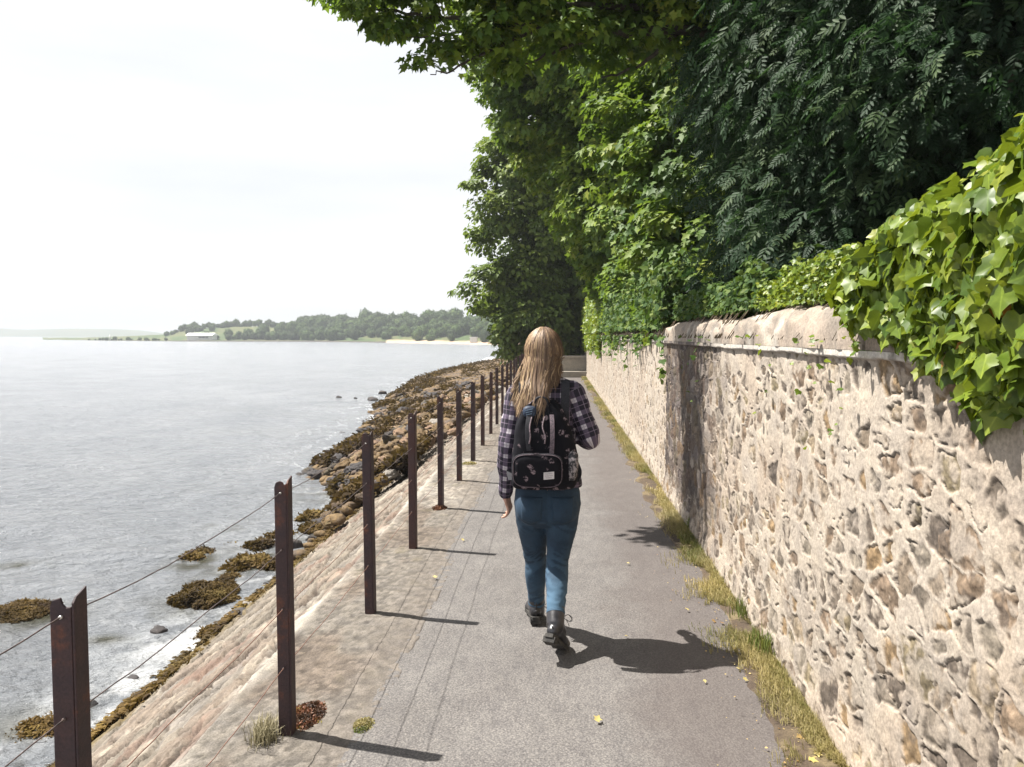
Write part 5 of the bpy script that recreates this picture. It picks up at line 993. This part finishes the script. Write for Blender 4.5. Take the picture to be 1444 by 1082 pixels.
    for k, a, s in ((kL, aL, -1), (kR, aR, 1)):
        e0, e1 = lerp(k, a, .79), lerp(k, a, .84); Vh, Fh = tube(spline([e0, lerp(e0, e1, .5), e1], 4), [.0440]+[.0475]*7+[.0455], 24, False); o = make('hem', Vh, Fh, denim, je, {'blend': np.full(len(Vh), .45)}); so = o.modifiers.new('s', 'SOLIDIFY'); so.thickness = .004
    # ---------- plaid shirt
    hem = J(771, 683, 4.16)
    P = [rings([hem+[0, 0, -.005], hem+[0, 0, .05], waist, lerp(waist, chest, .5), chest+[0, 0, -.03], chest+[0, 0, .05], lerp(chest, neck, .72), neck+[0, 0, -.01]], [.184, .176, .150, .154, .160, .158, .110, .062], [.130, .125, .108, .108, .112, .106, .080, .060], 40, 2.4)]
    for s, e, w_ in ((sL, eL, wL), (sR, eR, wR)):
        m_ = (s+e)/2; P.append(capsule([s+(chest-s)*.30, s+[0, 0, -.006], m_, e, lerp(e, w_, .5), lerp(e, w_, .97)], [.060, .0585, .054, .052, .045, .036], 20, 8))
    P.append(capsule([sL+[.02, 0, .005], neck+[-.03, 0, .0]], [.048, .040])); P.append(capsule([sR+[-.02, 0, .005], neck+[.03, 0, .0]], [.048, .040]))
    V, F = remesh(P, .007, 3); N = vnorm(V, F)
    # which sleeve or panel a point belongs to, for the cloth pattern
    def seg(a, b_): 
        ab = b_-a; tt = np.clip(((V-a)@ab)/(ab@ab), 0, 1); q = a+tt[:, None]*ab; return np.linalg.norm(V-q, axis=1), tt*np.linalg.norm(ab), q
    best = abs(np.abs(V[:, 0]-chest[0])-0)*0+.055; uu = (V[:, 0]-chest[0])+.02*0; vv = V[:, 2].copy(); armd = np.full(len(V), 9.); 
    for s, e, w_, sg in ((sL, eL, wL, -1), (sR, eR, wR, 1)):
        for a, b_, off in ((s+(e-s)*.12, e, 0), (e, w_, np.linalg.norm(e-s))):
            dd, al, q = seg(a, b_); isarm = (dd < .066) & (np.abs(V[:, 0]-chest[0]) > .128) & (dd < armd) if off == 0 else (dd < .066) & (dd < armd)&(np.abs(V[:, 0]-chest[0]) > .10)
            T = (b_-a)/np.linalg.norm(b_-a); A = np.cross(T, [0, 0, 1.]) if abs(T[2]) < .8 else np.cross(T, [0, 1., 0]); A /= np.linalg.norm(A); B = np.cross(T, A); rel = V-q; an = np.arctan2(rel@B, rel@A)
            uu = np.where(isarm, an*.052, uu); vv = np.where(isarm, al+off, vv); armd = np.where(isarm, dd, armd)
    f1_ = fbm(V[:, 0]*12, V[:, 1]*12, V[:, 2]*15, 3, 51)-.5; fd2 = 1-abs(2*fbm(V[:, 0]*10+V[:, 2]*7, V[:, 1]*10, V[:, 2]*9, 2, 53)-1)*2
    V = V+N*(.018*f1_+.005*fd2)[:, None]
    m, n_, nn, bb = newmat('plaid cotton'); au, av = attr(n_, 'pu'), attr(n_, 'pv')
    def mth(op, a, b_=None):
        k = nn.new('ShaderNodeMath'); k.operation = op
        for i, q in enumerate((a, b_)):
            if q is None: continue
            if hasattr(q, 'is_linked'): n_.links.new(q, k.inputs[i])
            else: k.inputs[i].default_value = q
        return k.outputs[0]
    def band(src, per, lo, hi, ph=0.): 
        f = mth('FRACT', mth('ADD', mth('DIVIDE', src, per), 10.+ph)); return mth('MULTIPLY', mth('GREATER_THAN', f, lo), mth('LESS_THAN', f, hi))
    per = .072; wu = band(au.outputs['Fac'], per, .06, .40); wv = band(av.outputs['Fac'], per, .06, .40); lu = band(au.outputs['Fac'], per, .68, .73); lv = band(av.outputs['Fac'], per, .68, .73); du = band(au.outputs['Fac'], per, .21, .25); dv = band(av.outputs['Fac'], per, .21, .25)
    s_ = mth('ADD', mth('MULTIPLY', wu, .5), mth('MULTIPLY', wv, .5)); r = ramp(n_, s_, [(0, (.012, .010, .020)), (.5, (.085, .065, .10)), (1, (.50, .46, .50))])
    ln = mth('MULTIPLY', mth('ADD', lu, lv), .55); c = mixc(n_, ln, r.outputs[0], (.26, .20, .27)); dk_ = mth('MULTIPLY', mth('MAXIMUM', du, dv), .45); c = mixc(n_, dk_, c.outputs[0], (.06, .05, .08)); x = tx_noise(n_, 420, 2); rr = ramp(n_, x.outputs['Fac'], [(.3, (.8,)*3), (.7, (1.2,)*3)])
    c = mixc(n_, 1, c.outputs[0], rr.outputs[0], 'MULTIPLY'); n_.links.new(c.outputs[0], bb.inputs['Base Color']); bb.inputs['Roughness'].default_value = .9
    sh = make('shirt', V, F, m, t, {'pu': uu, 'pv': vv})
    # soft red edged collar
    col = simple('collar cloth', (.20, .03, .03), (.34, .12, .11), 90, .9, .3, .002); th = np.linspace(0, 2*np.pi, 40); cc = neck+[0, .004, .012]
    Vc, Fc = tube(np.stack([cc[0]+.066*np.cos(th), cc[1]+.060*np.sin(th), cc[2]-.010*np.sin(th)+.004*np.cos(3*th)], 1), .015+.003*np.sin(5*th), 10, False); make('collar', Vc, Fc, col, sh)
    # ---------- boots
    lea = simple('black boot leather', (.010, .010, .012), (.030, .028, .032), 40, .34, .25, .002, spec=.6); solm = simple('boot sole rubber', (.012, .012, .012), (.06, .055, .05), 30, .8, .3, .002); tabm = simple('boot pull tab', (.10, .22, .30), (.20, .34, .42), 80, .8, 0)
    for a, k, he, ba, to, lab in ((aL, kL, heelL, ballL, toeL, 'left'), (aR, kR, heelR, ballR, toeR, 'right')):
        up_ = (k-a)/np.linalg.norm(k-a); fd_ = (ba-he)/np.linalg.norm(ba-he); sdv = np.cross(fd_, [0, 0, 1.]); sdv /= np.linalg.norm(sdv); un = np.cross(sdv, fd_); fl = to-ba; fl = fl/np.linalg.norm(fl); 
        heelc = he+un*.030
        P = [capsule([a+up_*.135, a+up_*.04, a+up_*-.01, heelc+fd_*.022+un*.015], [.048, .046, .044, .037], 18), capsule([heelc+fd_*.012, heelc+fd_*.07+un*.012, ba+un*.022], [.034, .036, .035], 18), capsule([ba+un*.020-fd_*.02, ba+un*.02+fl*.015, to+[0, 0, .006]], [.036, .037, .029], 18), ell(ba+un*.016+fl*.01, (.044, .05, .024)), capsule([a+[0, 0, .01], lerp(a, ba, .55)+un*.03], [.042, .036], 18)]
        V, F = remesh(P, .005, 3); V[:, 2] = np.maximum(V[:, 2], .006); bo = make('boot', V, F, lea, t)
        # sole following heel, bend and toe, with a block heel
        th = np.linspace(0, 1, 22); path = np.array([he-fd_*.030, he, lerp(he, ba, .35), lerp(he, ba, .7), ba, lerp(ba, to, .5), to+fl*.034]); hw = [.020, .033, .030, .034, .043, .041, .012]; Q = spline(path, 4); ww = np.interp(np.linspace(0, 6, len(Q)), range(7), hw)
        Tn = np.gradient(Q, axis=0); Tn /= np.linalg.norm(Tn, axis=1)[:, None]; U = np.cross(np.tile(sdv, (len(Q), 1)), Tn); U *= np.sign(U[:, 2:3]+1e-9)
        ring = []; 
        for su, sw in ((1, 1), (1, -1), (-1, -1), (-1, 1)): ring.append(Q+sdv*ww[:, None]*sw+U*(.007 if su > 0 else -.012))
        Vs = np.stack(ring, 1).reshape(-1, 3); Vs[:, 2] = np.maximum(Vs[:, 2], .0015); mb = MB(); mb.add(Vs, [grid_faces(len(Q), 4, True), np.array([[3, 2, 1, 0], [len(Q)*4-4, len(Q)*4-3, len(Q)*4-2, len(Q)*4-1]])])
        hc = he+fd_*.008-un*.020; Vb, Fb = box((0, 0, 0), (.060, .062, .028)); Vb = hc+Vb[:, 0:1]*sdv+Vb[:, 1:2]*fd_+Vb[:, 2:3]*un; Vb[:, 2] = np.maximum(Vb[:, 2], .0012); mb.add(Vb, Fb); mb.build('sole', solm, bo, smooth=False)
        Vt, Ft = box((0, 0, 0), (.020, .004, .034)); q = a+up_*.145-np.array([0, .047, 0]); make('pull_tab', Vt+q, Ft, tabm, bo, smooth=False)
        bk = MB(); bk.add(*tube(spline([a+up_*.12+[0, -.050, 0], a+up_*.06+[0, -.049, 0], a+[0, -.046, 0], heelc-fd_*.024+un*.012], 4), .0035, 6)); bk.build('back_seam', lea, bo)
        lc = MB(); f0 = a+up_*.03+np.array([.040, .030, 0]); 
        for q in range(2):
            pts = [f0, f0+[.025, .0, .012], f0+[.045, -.005, -.004-.01*q], f0+[.03, 0, -.022], f0+[.005, 0, -.008]]; lc.add(*tube(spline(pts, 5), .0017, 5))
        lc.add(*tube(spline([f0, f0+[.02, -.01, -.02], f0+[.03, -.01, -.045]], 4), .0015, 5)); lc.build('lace', lea, bo)
    # ---------- long hair: scalp cap and strands
    rs = np.random.default_rng(5); mb = MB(); hv, hf = ico(4); d = hv/np.linalg.norm(hv, axis=1)[:, None]
    capm = (d[:, 1] < .30) | (d[:, 2] > .55); keepf = capm[hf].all(1); c = head+[0, -.004, .008]; cap = c+d*np.array([.088, .102, .118]); 
    cap += d*(.006*(fbm(np.arctan2(d[:, 0], d[:, 1])*6, d[:, 2]*1.2, 0, 3, 4)-.5))[:, None]; mb.add(cap, hf[keepf], rnd=np.full(len(cap), .35))
    n = 3400; k = 22; az = rs.uniform(-2.15, 2.15, n); el = rs.uniform(.15, 1.45, n)
    # azimuth 0 points at the camera (back of the head), sides at +-90 degrees
    tt = np.linspace(0, 1, k); Vv = np.zeros((n, k, 3)); 
    part = np.where(rs.random(n) < .5, -1, 1)
    zend = np.interp(az, [-2.5, -1.7, -1.0, -.5, -.15, .15, .5, 1.0, 1.7, 2.5], [1.40, 1.30, 1.235, 1.20, 1.21, 1.25, 1.385, 1.405, 1.43, 1.45])+rs.normal(size=n)*.030
    zend = np.where((az > -.9)&(az < .25)&(rs.random(n) < .30), zend-.05, zend)
    xdrift = np.interp(az, [-2.5, -1.2, -.5, 0, .5, 1.2, 2.5], [-.030, -.020, -.01, -.004, -.030, -.022, -.01])
    lock = np.floor(az*5.5+.8*rs.normal(size=n)*.25); lph = np.array([hash((int(q), 3)) % 100 for q in lock])/100.*6.28; lrad = rs.normal(size=n)*.010
    for i in range(n):
        a = az[i]; e0 = el[i]; L1 = 8; P = []
        for s in np.linspace(0, 1, L1):   # over the skull
            e = lerp(e0, -.25, s); aa = a*lerp(.55, 1.0, s) if e0 > 1.0 else a
            P.append((math.sin(aa)*math.cos(e)*(.093+.004*s), -math.cos(aa)*math.cos(e)*(.106+.004*s), math.sin(e)*.122))
        P = np.array(P)+c; p0 = P[-1]; zl = zend[i]
        m2 = k-L1+1; ss = np.linspace(0, 1, m2)[1:]; zz = lerp(p0[2], zl, ss)
        # hair clings towards the neck, then lies over shoulders, back and bag
        tx = c[0]+(p0[0]-c[0])*((1.02 if a < .3 else .92)+(.13 if a < 0 else .02)*np.sin(ss*1.5)+.10*ss*(a < -.6))+xdrift[i]*ss; backy = np.interp(zz, [1.16, 1.26, 1.34, 1.40, 1.46, 1.52], [3.985, 3.995, 4.015, 4.045, 4.062, 4.07])
        w_ = math.cos(min(abs(a), 1.6))
        yy = lerp(p0[1], lerp(4.10, backy, max(.15, w_)), np.minimum(1, ss*1.7)**.8)-.010*w_
        wav = .0085*ss*np.sin(ss*8.5+lph[i]); Q = np.stack([tx+wav+lrad[i]*ss, yy+.006*np.cos(ss*8+lph[i])*ss-abs(rs.normal())*.008*ss, zz], 1)
        Vv[i] = np.vstack([P, Q])
    fly = (1+3.5*(rs.random(n) < .05))[:, None, None]; Vv += .0022*np.cumsum(rs.normal(size=(n, k, 3)), axis=1)*.16*fly
    T = np.gradient(Vv, axis=1); T /= np.linalg.norm(T, axis=2)[:, :, None]; out = Vv-np.array([c[0], 4.17, 0])[None, None]*[1, 1, 0]; out[:, :, 2] = 0; out /= np.linalg.norm(out, axis=2)[:, :, None]; S_ = np.cross(T, out); S_ /= np.linalg.norm(S_, axis=2)[:, :, None]+1e-9
    wdt = (.0022*np.sin(np.pi*np.clip(tt*.93+.07, 0, 1))**.4)[None, :, None]*rs.uniform(.6, 1.3, n)[:, None, None]; U3 = np.stack([Vv-S_*wdt, Vv+out*wdt*.5, Vv+S_*wdt], 2).reshape(n*k*3, 3); gf = []
    i0 = (np.arange(n)*k*3)[:, None]+(np.arange(k-1)*3)[None]; i0 = i0.ravel()
    for a_, b_ in ((0, 1), (1, 2)): gf.append(np.stack([i0+a_, i0+b_, i0+3+b_, i0+3+a_], 1))
    lockr = np.array([hash((int(q), 9)) % 100 for q in np.floor(az*9+rs.normal(size=n)*.2)])/100.
    mb.add(U3, np.vstack(gf), rnd=np.repeat(np.clip(.42*lockr+.50*rs.random(n)+.22*np.clip(-az, -.5, 1)*1.0, 0, 1), k*3));  # strands paler towards her sunlit left, light put into the hair colour
    m, n_, nn, bb = newmat('fair brown hair'); a = attr(n_, 'rnd'); r = ramp(n_, a.outputs['Fac'], [(0, (.045, .024, .014)), (.5, (.14, .080, .043)), (1, (.44, .31, .17))]); n_.links.new(r.outputs[0], bb.inputs['Base Color']); bb.inputs['Roughness'].default_value = .52; bb.inputs['Specular IOR Level'].default_value = .5
    mb.build('hair', m, t)
    # ---------- backpack
    bc = J(766, 640, 4.0); org = np.array([bc[0], 3.98, .80]); t2 = empty('backpack', org, 'black floral backpack with front pocket and white patch worn on her back', 'backpack')
    m, n_, nn, bb = newmat('black floral canvas'); g = nn.new('ShaderNodeTexCoord'); P_ = g.outputs['Object']; v = nn.new('ShaderNodeTexVoronoi'); v.inputs['Scale'].default_value = 24; dn = tx_noise(n_, 40, 3, vec=P_); ad = nn.new('ShaderNodeVectorMath'); ad.operation = 'MULTIPLY_ADD'; n_.links.new(dn.outputs['Color'], ad.inputs[0]); ad.inputs[1].default_value = (.035,)*3; n_.links.new(P_, ad.inputs[2]); n_.links.new(ad.outputs[0], v.inputs['Vector'])
    f = ramp(n_, v.outputs['Distance'], [(.26, (1, 1, 1)), (.40, (0, 0, 0))]); z2 = tx_noise(n_, 95, 4, vec=P_); f2 = ramp(n_, z2.outputs['Fac'], [(.44, (0, 0, 0)), (.56, (1, 1, 1))]); pet = mixc(n_, 1, f.outputs[0], f2.outputs[0], 'MULTIPLY'); sel = ramp(n_, v.outputs['Color'], [(.40, (0, 0, 0)), (.5, (1, 1, 1))]); pet = mixc(n_, 1, pet.outputs[0], sel.outputs[0], 'MULTIPLY')
    c = mixc(n_, pet.outputs[0], (.004, .004, .007), (.26, .20, .22)); n_.links.new(c.outputs[0], bb.inputs['Base Color']); bb.inputs['Roughness'].default_value = .85; bb.inputs['Specular IOR Level'].default_value = .2; bump(n_, z2.outputs['Fac'], .25, .002, bb); canvas = m
    web = simple('black webbing', (.010, .010, .014), (.030, .030, .038), 200, .8, .3, .001); cord = simple('pale cord', (.06, .05, .06), (.24, .18, .20), 120, .7, .2, .001); pink = simple('pinkish strap edge', (.05, .04, .05), (.16, .12, .14), 120, .7, .2, .001)
    def B(px, py, Y=3.97): return at_y(px, py, Y)
    zs = [B(766, q)[2] for q in (690, 683, 660, 635, 612, 592, 576, 566)]; cx = [B(q, 640)[0] for q in (767, 767, 768, 768, 766, 765, 764, 763)]
    V, F = rings([[x_, 4.005+.01*i*.3, z_] for i, (x_, z_) in enumerate(zip(cx, zs))], [.150, .166, .170, .164, .148, .124, .098, .070], [.060, .076, .084, .078, .070, .062, .052, .036], 48, 3.4); V2, F2 = remesh([(V, F)], .008, 4); N = vnorm(V2, F2)
    puck = np.clip((V2[:, 2]-zs[4])/(zs[-1]-zs[4]), 0, 1); an = np.arctan2(V2[:, 1]-4.0, V2[:, 0]-cx[5]); V2 = V2+N*(.012*(fbm(V2[:, 0]*9, V2[:, 1]*9, V2[:, 2]*11, 3, 71)-.5)+.008*puck*np.sin(an*15+3*fbm(V2[:, 0]*6, V2[:, 2]*6, 0, 2, 3)))[:, None]; make('main_bag', V2, F2, canvas, t2)
    # front pocket with piping, zip and patch
    pc = B(758, 664, 3.90); V, F = rings([pc+[0, .022, 0], pc+[0, .002, 0], pc+[0, -.012, 0], pc+[0, -.020, 0]], [.124, .126, .118, .095], [.084, .086, .078, .060], 48, 4.0, ax=(1, 0, 0), ay=(0, 0, 1)); V[:, 1] += .004*(fbm(V[:, 0]*18, V[:, 2]*18, 0, 3, 8)-.5)*2+.5*(V[:, 0]-pc[0])**2; pk = make('front_pocket', V, F, canvas, t2)
    th = np.linspace(.06*np.pi, .94*np.pi, 40); ce = np.sign(np.cos(th))*abs(np.cos(th))**.5; se = abs(np.sin(th))**.5; X_ = pc[0]+.125*ce; Z_ = pc[2]+.084*se; make('zip', *tube(np.stack([X_, pc[1]-.008+.5*(X_-pc[0])**2, Z_], 1), .0038, 6), web, pk)
    th = np.linspace(0, 2*np.pi, 60); ce = np.sign(np.cos(th))*abs(np.cos(th))**.5; se = np.sign(np.sin(th))*abs(np.sin(th))**.5; X_ = pc[0]+.121*ce; make('piping', *tube(np.stack([X_, pc[1]-.013+.5*(X_-pc[0])**2, pc[2]+.081*se], 1), .0022, 6, False), pink, pk)
    lp = B(774, 671, 3.878); V, F = box((0, 0, 0), (.052, .003, .036)); q = .10; V = np.stack([V[:, 0], V[:, 1]+.0*V[:, 0], V[:, 2]+q*V[:, 0]], 1)+lp; la = make('patch', V, F, simple('white woven patch', (.50, .47, .47), (.60, .57, .57), 90, .8, .1, .001), pk, smooth=False)
    wm = simple('patch lettering', (.16, .14, .15), (.22, .20, .21), 50, .8, 0); mb = MB()
    for r_, (w_, nn_) in enumerate(((.036, 6), (.040, 9), (.028, 6))):
        for i in range(nn_): x_ = -w_/2+w_*(i+.5)/nn_; mb.add(*box(lp+[x_, -.0022, .010-.010*r_+q*x_], (w_/nn_*.55, .001, .0022+.001*((i*7) % 3 == 0))))
    mb.build('lettering', wm, la, smooth=False)
    # side pocket, flap straps, drawcord, grab loop, shoulder straps
    sp = B(806, 655, 3.99); V, F = rings([sp+[0, 0, -.075], sp+[.004, 0, -.02], sp+[.004, 0, .05], sp+[-.008, 0, .085]], [.020, .030, .030, .012], [.052, .060, .056, .030], 28, 3); o = make('side_pocket', V, F, simple('patterned side mesh', (.03, .03, .035), (.30, .27, .28), 60, .8, .3, .002, lo=.45, hi=.55), t2)
    def strap(pts, w_, mat, nm, th_=.005, par=t2, axis=(1, 0, 0)):
        Q = spline(np.array(pts), 6); A = np.array(axis, float); T_ = np.gradient(Q, axis=0); T_ /= np.linalg.norm(T_, axis=1)[:, None]; U = np.cross(T_, A); U /= np.linalg.norm(U, axis=1)[:, None]
        Vs = np.stack([Q-A*w_/2-U*th_/2, Q+A*w_/2-U*th_/2, Q+A*w_/2+U*th_/2, Q-A*w_/2+U*th_/2], 1).reshape(-1, 3); m4 = len(Q); o = make(nm, Vs, [grid_faces(m4, 4, True), np.array([[3, 2, 1, 0], [m4*4-4, m4*4-3, m4*4-2, m4*4-1]])], mat, par, smooth=False); b_ = o.modifiers.new('b', 'BEVEL'); b_.width = .0015; b_.segments = 2; return o
    strap([B(746, 585, 3.955), B(744, 600, 3.93), B(744, 618, 3.915), B(746, 636, 3.908)], .022, web, 'flap_strap'); strap([B(778, 585, 3.955), B(779, 600, 3.93), B(779, 620, 3.913), B(778, 640, 3.908)], .022, pink, 'flap_strap')
    for q in (750, 768): 
        V, F = tube(spline([B(q, 588, 3.95), B(q-3, 602, 3.922), B(q-2+(q > 760)*3, 616, 3.908), B(q-4+(q > 760)*4, 626, 3.905)], 5), .0035, 7); make('drawcord', V, F, cord, t2)
    V, F = rings([B(747, 581, 3.965)+[0, y_, 0] for y_ in (.02, .0, -.012)], [.034, .034, .022], [.030, .030, .020], 24, 2.6, ax=(1, 0, 0), ay=(0, 0, 1)); fl = make('top_flap', V, F, simple('navy lining', (.010, .016, .035), (.03, .05, .09), 90, .6, .2, .001), t2); mb = MB(); bl = simple('pale blue stripe', (.16, .24, .34), (.24, .34, .45), 90, .7, 0)
    for i in range(3): mb.add(*box(B(746, 578+i*3.2, 3.9515), (.040-.006*i, .001, .0024), [[.97, 0, -.24], [0, 1, 0], [.24, 0, .97]]))
    mb.build('stripe', bl, fl, smooth=False)
    V, F = tube(spline([B(754, 572, 3.99), B(756, 563, 3.985), B(764, 560, 3.985), B(771, 564, 3.985), B(773, 573, 3.99)], 5), .006, 8); make('grab_loop', V, F, web, t2)
    for s, top_, sd in ((-1, sL, 738), (1, sR, 796)):
        x0 = B(sd, 575)[0]; strap([(x0, 4.035, B(0, 592)[2]), (x0+s*.004, 4.04, chest[2]+.06), (x0+s*.006, 4.07, chest[2]+.135-.0), (x0+s*.004, 4.14, neck[2]-.005), (x0+s*.004, 4.215, chest[2]+.12), (x0+s*.006, 4.265, chest[2]+.02), (x0+s*.012, 4.275, chest[2]-.10), (x0+s*.045, 4.22, waist[2]-.02), (x0+s*.07, 4.10, waist[2]-.08), (x0+s*.055, 4.03, waist[2]-.12)], .044, web, 'shoulder_strap', .009)
    strap([B(727, 610, 4.02), B(732, 622, 3.985), B(726, 640, 3.97), B(724, 650, 3.97)], .010, pink, 'side_cord')
build_person()
# ================================================================== sea air
def build_haze():
    V, F = box((-300, 1150, 8.0), (4600, 3600, 26)); m = bpy.data.materials.new('haze'); m.use_nodes = True; n = m.node_tree.nodes; n.clear()
    ou = n.new('ShaderNodeOutputMaterial'); pv = n.new('ShaderNodeVolumePrincipled'); pv.inputs['Density'].default_value = .00065
    pv.inputs['Color'].default_value = (.58, .61, .65, 1); m.node_tree.links.new(pv.outputs[0], ou.inputs['Volume'])
    o = make('haze', V, F, m, smooth=False); tag(o, kind='stuff')
build_haze()
